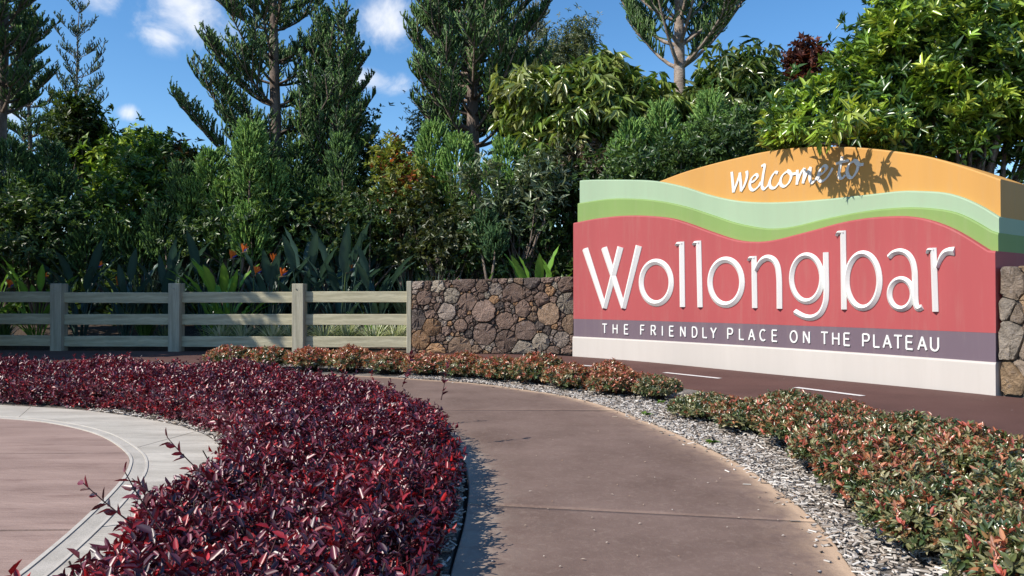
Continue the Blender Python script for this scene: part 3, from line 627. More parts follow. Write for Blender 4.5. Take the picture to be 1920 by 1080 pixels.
def pine(name, label, x, Y, H, spread, z0, seed, cols=PINE_C, tr=.16, bark='bark', dens=1.0, gap=.34, whorl=5, rise=.25, curl=.5, prof=.75, lean=(0, 0), needles=8, group=None, shoot=.48, clear=.3, sub=3.1):
    rng = np.random.default_rng(seed); root = empty(name, (x, Y, BANK)); tag(root, label, 'tree', group)
    acc, tw = Acc(), Acc(); b0 = np.array([x, Y, BANK - .1])
    zs = np.linspace(0, 1, 12); tp = np.array([b0 + np.array([lean[0] * q + .05 * math.sin(q * 7 + seed), lean[1] * q + .04 * math.cos(q * 6 + seed), H * q]) for q in zs])
    tube(tw, tp, tr * (1 - zs) ** .8 + .012, (.2, .2, .2), 9)
    z = z0; PP, DD, LL = [], [], []; S0, S1, R0, R1 = [], [], [], []
    def axis(s, h, Lb, rs, cu, r0, t0, nb, ls):
        pt = lambda t: s + h * (Lb * t)[:, None] + UP * (Lb * (rs * t + cu * t * t))[:, None]
        ts = np.linspace(0, 1, 6); p = pt(ts); rr = r0 * (1 - ts * .85) + .005
        S0.append(p[:-1]); S1.append(p[1:]); R0.append(rr[:-1]); R1.append(rr[1:])
        t = t0 + (1 - t0) * (np.arange(nb) + rng.random(nb)) / nb; P = pt(t); tg = unit(pt(t + .02) - P); sd = np.cross(h, UP)
        roll = rng.random(nb) * 2 * math.pi; up2 = unit(np.cross(sd + 0 * tg, tg)); lat = sd * np.cos(roll)[:, None] + up2 * np.abs(np.sin(roll))[:, None] * .9
        PP.append(P); DD.append(unit(tg * rng.uniform(.45, .8, (nb, 1)) + lat * .8 + rng.normal(size=(nb, 3)) * .1)); LL.append(ls * rng.uniform(.65, 1.15, nb) * (1.05 - .55 * t))
        return pt
    zvis = CAMH + .42 * Y + .8
    while z < H * .985:
        thin = 1.0 if z < zvis else .35; q = (z - z0) / (H - z0); az0 = rng.random() * 7
        for k in range(whorl):
            az = az0 + k * 2 * math.pi / whorl + rng.normal() * .25; Lb = spread * ((1 - q) ** prof) * rng.uniform(.65, 1.15) + .12
            h = np.array([math.cos(az), math.sin(az), 0.]); s = np.array([np.interp(z / H, zs, tp[:, i]) for i in range(3)])
            rs, cu = rise + rng.normal() * .1, curl + rng.normal() * .12; ls = shoot * (1 - .45 * q)
            pt = axis(s, h, Lb, rs, cu, tr * .26 * (1 - q * .6), clear, max(5, int(thin * dens * (8 + 26 * Lb) * (1 - clear))), ls)
            for e in range(int(thin * sub * Lb + rng.random())):
                t0 = rng.uniform(.35, .9); a2 = az + rng.choice([-1, 1]) * rng.uniform(.45, .95); h2 = np.array([math.cos(a2), math.sin(a2), 0.]); L2 = (.28 + .42 * Lb * (1 - t0)) * rng.uniform(.7, 1.2)
                axis(pt(np.array([t0]))[0], h2, L2, rs + cu * t0 + .1, .35, tr * .1, .1, max(4, int(thin * dens * (5 + 30 * L2))), ls * .85)
        z += gap * rng.uniform(.8, 1.25)
    prisms(tw, np.concatenate(S0), np.concatenate(S1), np.concatenate(R0), np.concatenate(R1), (.2, .2, .2))
    PP, DD, LL = np.concatenate(PP), np.concatenate(DD), np.concatenate(LL)
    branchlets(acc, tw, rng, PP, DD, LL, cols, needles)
    finish(root, acc, tw, M['needle'], M[bark]); return root
def pinebush(name, label, plumes, Y, seed, cols=PINE_L, cat='shrub', group=None, nb=220, needles=8):
    """plumes: (px, py_top, width_px, height_px) at depth Y; upright brushes of needles on stems"""
    rng = np.random.default_rng(seed); c0 = at(np.mean([p[0] for p in plumes]), 560, Y)
    root = empty(name, (c0[0], Y, BANK)); tag(root, label, cat, group); acc, tw = Acc(), Acc()
    for px, py, wpx, hpx in plumes:
        dy = rng.uniform(-.5, .5); top = at(px, py, Y + dy); w_ = wpx / FPX * Y / 2; h = hpx / FPX * Y
        base = top - np.array([rng.normal() * .1, 0, h]); n = int(nb * (w_ * h) / .25 * 1.0) + 30
        tube(tw, [np.array([c0[0], Y, BANK - .05]), .5 * (base + np.array([c0[0], Y, BANK])) + rng.normal(size=3) * .05, base, base + (top - base) * .45], [.05, .035, .025, .008], (.2, .2, .2), 5)
        t = rng.random(n) ** .75; az = rng.random(n) * 2 * math.pi; rad = np.stack([np.cos(az), np.sin(az), 0 * az], 1)
        env = np.sin(np.pi * np.clip(.12 + .80 * t, 0, 1)) ** .8
        rr = (rng.random(n) ** .35)[:, None] * w_ * env[:, None] * .7
        P = base + (top - base) * t[:, None] * .92 + rad * rr; D = unit(rad * .75 + UP * .7 + rng.normal(size=(n, 3)) * .12)
        branchlets(acc, tw, rng, P, D, .19 * rng.uniform(.6, 1.2, n), cols, needles, nl=.045, nw=.028, r=.016)
    finish(root, acc, tw, M['needle'], M['bark'], 'foliage', 'stem'); return root
def cloud(acc, rng, lobes, nsub, ncl, m, L, W, cols, wts=None, rs=.22, six=False, droop=0.0, spread=.8, tipcols=None, tipp=0.0, shell=.55, fold=.2, bend=.2, upb=.45, keep=None, subkeep=None):
    lobes = np.asarray(lobes, float); w_ = (lobes[:, 3] * lobes[:, 5] + lobes[:, 3] * lobes[:, 4] + lobes[:, 4] * lobes[:, 5]); w_ /= w_.sum()
    li = rng.choice(len(lobes), nsub, p=w_); u = unit(rng.normal(size=(nsub, 3)))
    r = shell + (1 - shell) * rng.random((nsub, 1)) ** .6
    sub = lobes[li, :3] + u * r * lobes[li, 3:6] * rng.uniform(.88, 1.12, (nsub, 1))
    if subkeep is not None:
        k = subkeep(sub); sub, u = sub[k], u[k]
    si = rng.choice(len(sub), ncl); P = sub[si] + rng.normal(size=(ncl, 3)) * rs * np.array([1, 1, .8]); o = u[si]
    if keep is not None:
        k = keep(P); P, o, si = P[k], o[k], si[k]
    n = len(P)
    A = unit(o * .7 + UP * upb + rng.normal(size=(n, 3)) * .5)
    C0 = lerp_cols(rng, n, cols, wts)
    if tipcols is not None:
        tsel = rng.random(n) < tipp; C0[tsel] = lerp_cols(rng, int(tsel.sum()), tipcols)
    Pm = np.repeat(P, m, 0); Am = np.repeat(A, m, 0); nn = n * m
    rad = unit(np.cross(Am, rng.normal(size=(nn, 3))))
    D = unit(Am * rng.uniform(.2, .9, (nn, 1)) + rad * spread - UP * droop); Nn = unit(Am * .8 + rng.normal(size=(nn, 3)) * .35 + UP * .2)
    Ls = L * rng.uniform(.6, 1.2, nn); Ws = W * Ls / L * rng.uniform(.8, 1.2, nn)
    C = np.repeat(C0, m, 0) * rng.uniform(.75, 1.25, (nn, 1))
    leaves(acc, Pm + Am * (rng.random((nn, 1)) * .5 * L), D, Nn, Ls, Ws, C, fold, bend, six)
    return sub, P
def limbs(tw, rng, base, sub, r, n=18, col_=(.2, .2, .2), split=.45):
    base = np.asarray(base, float); c = sub.mean(0); fork = base + (c - base) * split
    tube(tw, [base - UP * .1, base + (fork - base) * .5 + rng.normal(size=3) * r * .4, fork], [r, r * .85, r * .7], col_, 7)
    for i in rng.choice(len(sub), min(n, len(sub)), replace=False):
        e = sub[i]; s = base + (fork - base) * rng.uniform(.5, 1); mid = .5 * (s + e) + rng.normal(size=3) * .12
        tube(tw, [s, mid, e], [r * .38, r * .22, r * .07 + .004], col_, 4)
def bush(name, label, lobes_px, Y, seed, L, W, cols, cat='shrub', ncl=900, nsub=60, m=6, mat='leaf', group=None, bark='bark', tr=.07, dz=1.0, deep=.8, **kw):
    """lobes_px: (px, py, half width px, half height px) at depth Y"""
    rng = np.random.default_rng(seed); lb = []
    for px, py, a, b in lobes_px:
        c = at(px, py, Y + rng.uniform(-.3, .3)); rx = a / FPX * Y; rz = b / FPX * Y; lb.append((*c, rx, max(.25, rx * deep), rz))
    cx = np.mean([l[0] for l in lb]); root = empty(name, (cx, Y, BANK)); tag(root, label, cat, group); acc, tw = Acc(), Acc()
    sub, P = cloud(acc, rng, lb, nsub, ncl, m, L, W, cols, **kw)
    limbs(tw, rng, (cx, Y, BANK), sub, tr, max(8, nsub // 4)); finish(root, acc, tw, M[mat], M[bark], 'foliage' if cat == 'shrub' else 'crown', 'stem' if cat == 'shrub' else 'trunk')
    return root

# ------------------------------------------------------------------ trees
def X(px, Y): return (px - 960) / FPX * Y
pine('hoop_pine', 'dark hoop pine with bare trunk at the far left edge', X(-2, 17), 17, 12, .85, 5.0, 41, tr=.17, whorl=5, gap=.3, rise=.35, curl=.45, prof=.5, shoot=.38)
pine('hoop_pine', 'narrow dark conifer beside the far left pine', X(52, 22), 22, 9.0, .72, 3.6, 42, tr=.1, gap=.42, whorl=6, rise=.1, curl=.6, prof=.45, shoot=.4, dens=.8)
pine('young_pine', 'slender young pine with open tiers rising against the sky at left', X(145, 25), 25, 10.6, .95, 5.5, 43, cols=[(.05, .10, .06), (.07, .13, .07)], tr=.06, gap=.75, whorl=5, rise=.5, curl=.5, prof=.55, shoot=.42, dens=.55, clear=.35)
pine('hoop_pine', 'tall open hoop pine with upswept branches left of centre', X(515, 17), 17, 12.0, 2.15, 2.2, 44, tr=.17, gap=.6, whorl=5, rise=.25, curl=.5, prof=.55, shoot=.50, dens=1.0, needles=9, clear=.15)
pine('hoop_pine', 'leaning dark side pine against the sky right of the tall pine', X(628, 16.6), 16.6, 7.05, .75, 3.6, 45, tr=.07, gap=.24, whorl=5, rise=.5, curl=.6, prof=.4, shoot=.34, dens=1.2)
pine('hoop_pine', 'dense dark hoop pine with forked dark trunk at centre', X(900, 17.3), 17.3, 11.5, 1.7, 4.3, 46, tr=.2, gap=.3, whorl=6, rise=.08, curl=.6, prof=.35, lean=(-.3, 0), shoot=.46, dens=1.05)
pine('hoop_pine', 'hoop pine with pale bare trunk behind the sign', X(1290, 16.5), 16.5, 11.6, 1.75, 5.9, 47, tr=.20, bark='pale_bark', gap=.5, whorl=5, rise=.5, curl=.55, prof=.4, lean=(-.35, 0), shoot=.5, dens=1.25, clear=.3)
pine('hoop_pine', 'pine whose branch tips hang in at the top left corner', -12.5, 14.2, 11.5, 2.3, 6.2, 48, tr=.2, gap=.42, whorl=6, rise=.2, curl=.35, prof=.5, shoot=.5, dens=.7)
# trees beyond the left edge whose shade falls on the fence
bush('broadleaf_tree', 'dark leafy tree past the left end of the fence', [(-480, 180, 270, 430), (-500, 330, 290, 330)], 10.9, 49, .2, .1, [(.03, .07, .02), (.05, .10, .03)], cat='tree', ncl=8500, nsub=300, tr=.2, rs=.3, deep=.5)

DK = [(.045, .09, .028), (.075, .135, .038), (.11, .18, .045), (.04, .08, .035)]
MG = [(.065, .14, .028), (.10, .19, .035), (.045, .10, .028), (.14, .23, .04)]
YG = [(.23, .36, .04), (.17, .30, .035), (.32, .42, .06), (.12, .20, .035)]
bush('broadleaf_tree', 'dark small leaved tree behind the tall pine, right shoulder', [(640, 290, 75, 105), (600, 380, 95, 90), (690, 350, 45, 60)], 18.2, 51, .12, .05, DK, cat='tree', ncl=3000, nsub=150, tr=.12, rs=.2)
bush('broadleaf_tree', 'bright green leafy tree in the gap left of the tall pine', [(250, 315, 90, 60), (310, 330, 50, 60), (190, 330, 60, 60)], 20.5, 52, .2, .085, YG, cat='tree', ncl=1700, nsub=110, tr=.12, rs=.25)
bush('broadleaf_tree', 'olive vine clad bush under the slender young pine', [(150, 225, 32, 34), (150, 270, 42, 50)], 20, 53, .16, .07, [(.04, .08, .02), (.09, .13, .03), (.03, .06, .02)], cat='tree', ncl=1300, nsub=60, tr=.1, rs=.2)
bush('mango_tree', 'drooping long leaved tree with pale yellow green foliage behind the sign left end', [(1075, 215, 90, 75), (1165, 225, 75, 85), (1010, 205, 45, 55), (1120, 165, 60, 40)], 15.6, 54, .34, .085, [(.19, .27, .05), (.25, .32, .07), (.11, .19, .035), (.30, .32, .13)], cat='tree', ncl=2300, nsub=120, m=7, droop=.75, spread=.6, tr=.15, bend=.3, rs=.2, mat='gloss', bark='pale_bark')
bush('mango_tree', 'drooping long leaved tree right of the pale trunk', [(1390, 150, 48, 40), (1370, 200, 70, 60), (1430, 190, 30, 35)], 15.6, 55, .34, .085, [(.12, .18, .04), (.07, .13, .03), (.17, .20, .07)], cat='tree', ncl=1100, nsub=60, m=7, droop=.75, spread=.6, tr=.12, bend=.3, rs=.2, mat='gloss', bark='pale_bark')
bush('gum_tree', 'grey green gum tree top against the sky', [(1065, 75, 38, 42), (1040, 120, 45, 35), (1090, 110, 22, 45)], 23, 56, .17, .035, [(.13, .17, .07), (.20, .22, .12), (.08, .11, .05)], cat='tree', ncl=1500, nsub=60, m=6, droop=.4, tr=.12, rs=.25, bark='pale_bark')
pine('she_oak', 'thin grey wispy she oak right of the central pine', X(988, 24), 24, 10.3, .95, 6.0, 57, cols=[(.12, .15, .10), (.17, .19, .13)], tr=.08, gap=.32, whorl=4, rise=.5, curl=-.25, prof=.4, shoot=.55, dens=.8, needles=9)
bush('red_leaf_tree', 'dark red leaved treetop beyond the sign', [(1508, 108, 17, 18), (1502, 140, 18, 16), (1490, 170, 25, 18)], 21, 58, .2, .09, [(.10, .03, .02), (.16, .05, .03), (.07, .025, .02)], cat='tree', ncl=600, nsub=24, tr=.08, rs=.16)
bush('red_leaf_tree', 'shrub with red crown tips and yellow green leaves at centre left', [(735, 290, 16, 18), (745, 340, 34, 36), (775, 345, 28, 45), (755, 385, 34, 26)], 15.6, 59, .13, .045, [(.24, .29, .05), (.17, .24, .04), (.30, .30, .08)], ncl=1100, nsub=70, tr=.06, rs=.15, tipcols=[(.30, .06, .03), (.38, .12, .04)], tipp=.16)
bush('grey_shrub', 'grey leaved feathery tree right of the blue gap', [(790, 250, 22, 60), (835, 210, 28, 45)], 19.5, 60, .12, .03, [(.14, .18, .09), (.10, .14, .06)], cat='tree', ncl=900, nsub=40, tr=.06, rs=.2)

pinebush('conifer_shrub', 'bushy conifer with bright brush tips under the central pine, left', [(815, 225, 90, 150), (860, 245, 95, 170), (780, 330, 80, 130), (830, 330, 110, 170), (880, 370, 90, 130)], 15.7, 61)
pinebush('conifer_shrub', 'upright light green conifer plume in front of the central trunk', [(945, 255, 80, 130), (1000, 215, 75, 170), (920, 300, 70, 120), (968, 320, 75, 130), (1030, 330, 60, 100)], 15.2, 62)
pinebush('conifer_shrub', 'conifer shrub left of the pale trunk above the green wave', [(1190, 225, 70, 110), (1240, 190, 75, 130), (1215, 290, 80, 80), (1165, 265, 60, 100), (1250, 290, 70, 70)], 14.2, 63)
pinebush('conifer_shrub', 'conifer shrub right of the pale trunk above the orange crest', [(1330, 170, 75, 120), (1380, 200, 90, 140), (1300, 235, 70, 90), (1345, 240, 80, 90), (1430, 230, 70, 90)], 13.8, 64)
pinebush('conifer_shrub', 'broad young hoop pine with pale green brush tips left of centre', [(470, 225, 80, 140), (395, 275, 85, 150), (430, 330, 100, 140), (510, 300, 80, 130), (360, 330, 60, 110), (470, 380, 100, 110), (415, 400, 90, 90)], 15.2, 65)
pinebush('conifer_shrub', 'dark conifer bush below the right side pine', [(560, 260, 80, 150), (610, 330, 90, 130), (550, 345, 80, 120), (660, 375, 80, 110), (590, 420, 90, 80), (640, 250, 70, 120)], 15.8, 66, cols=PINE_C, nb=160)
pinebush('conifer_shrub', 'dark conifer bush at the left edge of the picture', [(20, 262, 110, 150), (95, 262, 90, 140), (60, 320, 120, 150), (10, 350, 100, 120), (120, 320, 90, 120), (70, 400, 120, 110), (175, 370, 90, 110)], 15.6, 67, cols=PINE_C, nb=160)
pinebush('conifer_shrub', 'low conifer sprig left of the sign below the white leaved shrub', [(912, 395, 55, 80), (930, 430, 50, 60)], 14.3, 68, cols=[(.08, .15, .06), (.06, .13, .05)])
pinebush('conifer_shrub', 'blue green conifer bush low in the shade at left', [(230, 400, 110, 110), (300, 380, 100, 120), (340, 300, 70, 140), (265, 440, 120, 80), (160, 430, 100, 80)], 15.3, 69, cols=PINE_C, nb=160)

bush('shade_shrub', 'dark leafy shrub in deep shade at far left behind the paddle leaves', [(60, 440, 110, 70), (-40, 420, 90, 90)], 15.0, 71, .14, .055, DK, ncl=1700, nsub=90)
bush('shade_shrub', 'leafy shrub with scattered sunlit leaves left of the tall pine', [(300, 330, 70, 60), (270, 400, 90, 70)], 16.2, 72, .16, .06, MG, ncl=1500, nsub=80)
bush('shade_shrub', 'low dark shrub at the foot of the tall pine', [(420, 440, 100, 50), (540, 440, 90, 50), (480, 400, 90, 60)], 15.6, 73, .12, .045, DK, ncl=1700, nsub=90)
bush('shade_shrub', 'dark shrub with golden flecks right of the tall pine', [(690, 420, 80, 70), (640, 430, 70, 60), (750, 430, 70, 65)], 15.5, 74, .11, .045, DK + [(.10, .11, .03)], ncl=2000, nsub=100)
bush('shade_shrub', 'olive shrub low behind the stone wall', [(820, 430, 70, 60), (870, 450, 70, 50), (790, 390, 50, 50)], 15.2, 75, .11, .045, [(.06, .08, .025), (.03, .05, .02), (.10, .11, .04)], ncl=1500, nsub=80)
bush('pale_leaf_shrub', 'shrub with whitish long glossy leaves left of the sign', [(935, 420, 45, 35), (1000, 380, 50, 55), (1030, 330, 40, 40), (900, 350, 30, 40)], 14.4, 76, .2, .05, [(.14, .19, .10), (.22, .26, .17), (.07, .12, .05)], ncl=520, nsub=60, m=8, mat='gloss', rs=.14)
bush('dark_shrub', 'dark green shrub between pale leaved shrub and sign', [(1010, 430, 70, 60), (1050, 390, 50, 80), (960, 470, 80, 40), (1080, 330, 50, 60)], 15.0, 77, .13, .05, DK + [(.05, .10, .03)], ncl=1800, nsub=100)
bush('dry_flower_shrub', 'shrub with dry pinkish brown flower heads left of the sign top', [(1095, 265, 48, 30), (1075, 300, 45, 40), (1120, 310, 50, 35)], 14.9, 78, .13, .035, [(.22, .16, .12), (.16, .13, .09), (.08, .09, .05), (.28, .2, .17)], ncl=900, nsub=60, m=6, rs=.14)
bush('rust_leaf_shrub', 'shrub with rust red leaves left of the tall pine', [(335, 290, 26, 40), (350, 340, 30, 40)], 16.6, 79, .15, .05, [(.16, .05, .03), (.06, .05, .02), (.10, .08, .03)], ncl=420, nsub=36, rs=.14)
bush('rust_leaf_shrub', 'orange red leaved shrub low at centre behind the conifers', [(770, 375, 28, 30), (765, 330, 24, 26)], 16.0, 80, .15, .045, [(.32, .09, .03), (.22, .10, .03), (.12, .10, .03)], ncl=300, nsub=26, rs=.13)
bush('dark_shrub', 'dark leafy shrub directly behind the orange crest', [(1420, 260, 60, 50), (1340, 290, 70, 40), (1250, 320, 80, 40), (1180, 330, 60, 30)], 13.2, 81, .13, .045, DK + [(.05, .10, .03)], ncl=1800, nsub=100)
# a far mass of trees that closes the gaps
rng = np.random.default_rng(90); acc = Acc()
cloud(acc, rng, [(x, 20.5 + rng.uniform(-1, 1), rng.uniform(.5, 1.0), 1.5, .6, .9) for x in np.arange(-18, 12, .9)], 400, 4500, 4, .28, .14, DK, rs=.3)
cloud(acc, rng, [(x, 27 + rng.uniform(-1, 2), rng.uniform(1.0, 2.2), 1.8, 1.2, rng.uniform(2.0, 3.0)) for x in np.arange(-24, 26, 1.6)], 700, 5500, 4, .42, .2, DK, rs=.35)
cloud(acc, rng, [(x, 18.3 + rng.uniform(-.4, .4), rng.uniform(.7, 1.5), 1.2, .4, 1.0) for x in np.arange(-14, 6, .7)], 400, 4800, 4, .26, .14, DK, rs=.28)
cloud(acc, rng, [(x, 17 - (x - 8) * .5, rng.uniform(1.0, 1.8), 1.6, 1.0, 2.0) for x in np.arange(8.5, 19, 1.4)], 200, 2200, 4, .3, .15, DK, rs=.3)
th = meshobj('distant_wood', acc.mesh('distant_wood'), M['leaf']); tag(th, 'dark mass of far trees behind the planting', 'trees', kind='stuff')

# large bright evergreen over the sign
rng = np.random.default_rng(101); RT = empty('evergreen_tree', (6.6, 10.6, BANK)); tag(RT, 'large bright green leafy tree overhanging the right end of the sign', 'tree'); acc, tw = Acc(), Acc()
def lob(px, py, Y, a, b, d): c = at(px, py, Y); return (*c, a / FPX * Y, d, b / FPX * Y)
rl = [lob(1700, 60, 9.7, 70, 60, .5), lob(1830, 140, 9.4, 90, 80, .5), lob(1900, 40, 9.5, 80, 70, .5), lob(1560, 215, 9.6, 95, 75, .55), lob(1650, 150, 10.0, 95, 85, .8), lob(1750, 90, 10.4, 110, 100, .9), lob(1880, 70, 10.6, 120, 110, 1.0), lob(1720, 235, 9.6, 110, 55, .5), lob(1840, 220, 9.8, 110, 90, .7),
      lob(1760, 10, 10.4, 100, 50, .8), lob(1495, 245, 9.9, 55, 35, .4), lob(1960, 180, 9.6, 110, 120, .8), lob(1620, 255, 9.2, 70, 24, .3)]
def behind_sign(P):          # leaves keep clear of the sign's own body
    rel = P[:, :2] - A_; u = rel @ T_; o = rel @ NN + SAG * 4 * (u / SL) * (1 - u / SL)
    ins = (u > -.1) & (u < SL + .1) & (o > SB - .05) & (o < .05); top = np.array([orange_top(min(max(q, 1.2), SL)) for q in u])
    return ~(ins & (P[:, 2] < top + .05)) & ~((o > -.2) & (u < SL) & (P[:, 2] < 2.4))
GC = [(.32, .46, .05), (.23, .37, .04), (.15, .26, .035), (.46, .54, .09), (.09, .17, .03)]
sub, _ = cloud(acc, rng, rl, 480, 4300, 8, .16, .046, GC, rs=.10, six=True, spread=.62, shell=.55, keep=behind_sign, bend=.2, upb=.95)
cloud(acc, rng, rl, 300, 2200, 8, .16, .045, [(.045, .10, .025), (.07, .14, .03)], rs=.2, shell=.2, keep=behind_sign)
# sprays reaching over the front of the crest
front_l = [lob(1490, 248, 8.85, 34, 12, .16), lob(1520, 242, 8.6, 40, 14, .2), lob(1560, 232, 8.3, 45, 14, .2), lob(1532, 268, 8.6, 14, 12, .1)]
cloud(acc, rng, front_l, 18, 40, 7, .17, .042, GC, rs=.07, six=True, droop=.35, spread=.8, bend=.3)
limbs(tw, rng, (6.6, 10.6, BANK), sub, .14, 60, split=.35)
for l in front_l: tube(tw, [(5.6, 10.2, 3.0), (l[0] + .6, l[1] + .7, l[2] + .12), l[:3]], [.03, .018, .006], (.2, .2, .2), 5)
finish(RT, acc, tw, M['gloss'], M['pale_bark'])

# ------------------------------------------------------------------ bird of paradise plants, strap leaves
def paddle(L, W, pet, seed, c):
    rng = np.random.default_rng(seed); a = Acc(); n = 9; bend = rng.uniform(.1, .35)
    ts = np.linspace(0, 1, n); pts = np.stack([bend * .35 * ts ** 2, 0 * ts, pet * ts], 1); tube(a, pts, np.linspace(.014, .008, n), np.array(c) * 1.2, 5)
    q = np.linspace(0, 1, 10); ce = np.stack([bend * (.35 + .7 * q + .9 * q * q) * .8 - bend * .28 + bend * .35 * 0 + .0 * q, 0 * q, pet + L * q - bend * L * .4 * q * q], 1); ce[:, 0] += pts[-1, 0] - ce[0, 0]
    w_ = W * np.sin(np.pi * np.clip(q, 0, 1) ** .75) ** .75 * .5; w_[-1] = .003; w_[0] = .008
    V = []
    for i in range(10):
        wav = .012 * math.sin(i * 2.1 + seed)
        V += [ce[i] + np.array([-.35 * w_[i] + wav, w_[i], 0]), ce[i], ce[i] + np.array([-.35 * w_[i] - wav, -w_[i], 0])]
    Q = [[i * 3 + k, i * 3 + k + 1, i * 3 + k + 4, i * 3 + k + 3] for i in range(9) for k in range(2)]
    C = np.repeat(np.array([c]) * np.linspace(.85, 1.1, 10)[:, None], 3, 0); C[1::3] *= 1.35
    a.add(V, C, quads=Q); return a.mesh('leaf')
LC = {'blue': (.045, .09, .075), 'green': (.13, .26, .04), 'bright': (.16, .31, .045)}  # sunlit and shaded plants differ by light painted into these leaf colours
PM = {k: [paddle(l, w_, p, i, c) for i, (l, w_, p) in enumerate(((.60, .13, .85), (.5, .12, .6), (.66, .14, 1.0), (.42, .11, .4)))] for k, c in LC.items()}
for k in PM:
    for me in PM[k]: me.materials.append(M['strap']); me.polygons.foreach_set('use_smooth', [True] * len(me.polygons))
fa = Acc(); frn = np.random.default_rng(4)     # flower: beak, orange sepals, blue tongue
tube(fa, [(0, 0, -.7), (.01, 0, -.3), (0, 0, 0)], [.010, .010, .010], (.10, .16, .05), 5)
tube(fa, [(0, 0, -.01), (.09, 0, .015), (.2, 0, .04)], [.016, .013, .002], (.16, .14, .09), 6)
for k in range(5):
    an = .25 + k * .28
    leaves(fa, np.array([[.02 + .012 * k, 0, .01]]), np.array([[math.cos(an + .55), frn.uniform(-.35, .35), math.sin(an + .55)]]), np.array([[0, 1., .2]]), .19, .05, np.array([[.72, .17, .02]]), .15, .05, True)
leaves(fa, np.array([[.04, 0, .02]]), np.array([[.8, .05, .55]]), np.array([[0, 1., 0]]), .14, .025, np.array([[.05, .06, .35]]), .1, 0, True)
FM = fa.mesh('flower'); FM.materials.append(M['petal'])
rs_ = random.Random(77)
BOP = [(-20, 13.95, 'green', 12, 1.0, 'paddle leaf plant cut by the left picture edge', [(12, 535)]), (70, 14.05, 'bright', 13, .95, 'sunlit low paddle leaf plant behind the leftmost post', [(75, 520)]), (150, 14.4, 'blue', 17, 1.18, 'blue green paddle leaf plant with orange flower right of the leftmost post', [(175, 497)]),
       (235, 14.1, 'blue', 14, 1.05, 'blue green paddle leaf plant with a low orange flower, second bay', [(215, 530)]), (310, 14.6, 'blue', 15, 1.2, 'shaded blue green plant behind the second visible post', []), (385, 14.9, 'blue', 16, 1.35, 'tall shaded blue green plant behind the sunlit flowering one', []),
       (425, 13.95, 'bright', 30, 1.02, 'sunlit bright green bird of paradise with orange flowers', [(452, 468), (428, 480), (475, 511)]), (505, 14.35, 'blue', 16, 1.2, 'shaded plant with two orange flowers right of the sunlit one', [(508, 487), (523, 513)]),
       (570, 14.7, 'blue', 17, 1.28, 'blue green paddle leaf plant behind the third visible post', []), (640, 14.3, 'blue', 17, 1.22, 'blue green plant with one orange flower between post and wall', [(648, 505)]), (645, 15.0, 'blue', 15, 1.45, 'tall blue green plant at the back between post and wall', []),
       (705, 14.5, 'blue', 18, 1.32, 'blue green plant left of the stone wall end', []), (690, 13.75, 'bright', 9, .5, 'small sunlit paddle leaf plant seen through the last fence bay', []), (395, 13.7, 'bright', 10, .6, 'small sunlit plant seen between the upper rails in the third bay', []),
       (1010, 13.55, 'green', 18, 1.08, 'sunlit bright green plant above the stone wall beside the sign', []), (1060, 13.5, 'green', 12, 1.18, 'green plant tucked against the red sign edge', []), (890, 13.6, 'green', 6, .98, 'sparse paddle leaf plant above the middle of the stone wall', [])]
for px, Y, kind, n, sc, label, flowers in BOP:
    c = at(px, 558, Y); z_ = .22 if Y > 13.9 else .12
    root = empty('bird_of_paradise', (c[0], Y, z_)); tag(root, label, 'plant', 'bird of paradise plants behind the fence')
    for i in range(int(n * 1.35)):
        az = rs_.uniform(0, 6.283); ob = meshobj('leaf', rs_.choice(PM[kind]), None, root)
        ob.location = (math.cos(az) * rs_.uniform(.02, .12), math.sin(az) * rs_.uniform(.02, .12), -.05)
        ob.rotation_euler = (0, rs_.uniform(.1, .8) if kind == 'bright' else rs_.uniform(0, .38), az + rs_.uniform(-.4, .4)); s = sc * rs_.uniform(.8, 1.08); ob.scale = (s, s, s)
    for fx, fy in flowers:
        p = at(fx, fy + 6, Y - .15); ob = meshobj('flower', FM, None, root); ob.location = p - np.array([c[0], Y, z_]); ob.rotation_euler = (0, rs_.uniform(-.15, .2), rs_.uniform(-.7, .7))
def tuft(name, label, px, Y, z, h, n, w_, cols, seed, arch=.6, cat='plant', group=None, edge=None):
    rng = np.random.default_rng(seed); a = Acc(); c = at(px, 558, Y); c[2] = z
    az = rng.random(n) * 2 * math.pi; L = h * rng.uniform(.7, 1.15, n); out = rng.uniform(.15, 1, n) * arch
    hz = np.stack([np.cos(az), np.sin(az), 0 * az], 1); sd = np.stack([-np.sin(az), np.cos(az), 0 * az], 1); C = lerp_cols(rng, n, cols)
    ts = np.array([0, .3, .6, .85, 1.0]); ww = np.array([.8, 1, .85, .5, .06]) * w_ / 2; V = []
    b0 = c + hz * rng.uniform(0, .09, (n, 1))
    for t, w2 in zip(ts, ww):
        p = b0 + hz * (L * out * (t * .4 + t * t * .7))[:, None] + UP * (L * (t - out * .62 * t * t))[:, None]; V += [p - sd * w2, p + sd * w2]
    V = np.stack(V, 1); b = np.arange(n)[:, None] * 10
    a.add(V, np.repeat(C, 10, 0), quads=np.concatenate([b + [2 * i, 2 * i + 1, 2 * i + 3, 2 * i + 2] for i in range(4)]))
    ob = meshobj(name, a.mesh(name, c), M['strap']); ob.location = c; tag(ob, label, cat, group)
VAR = [(.72, .74, .56), (.55, .60, .34), (.28, .36, .15), (.78, .78, .66)]
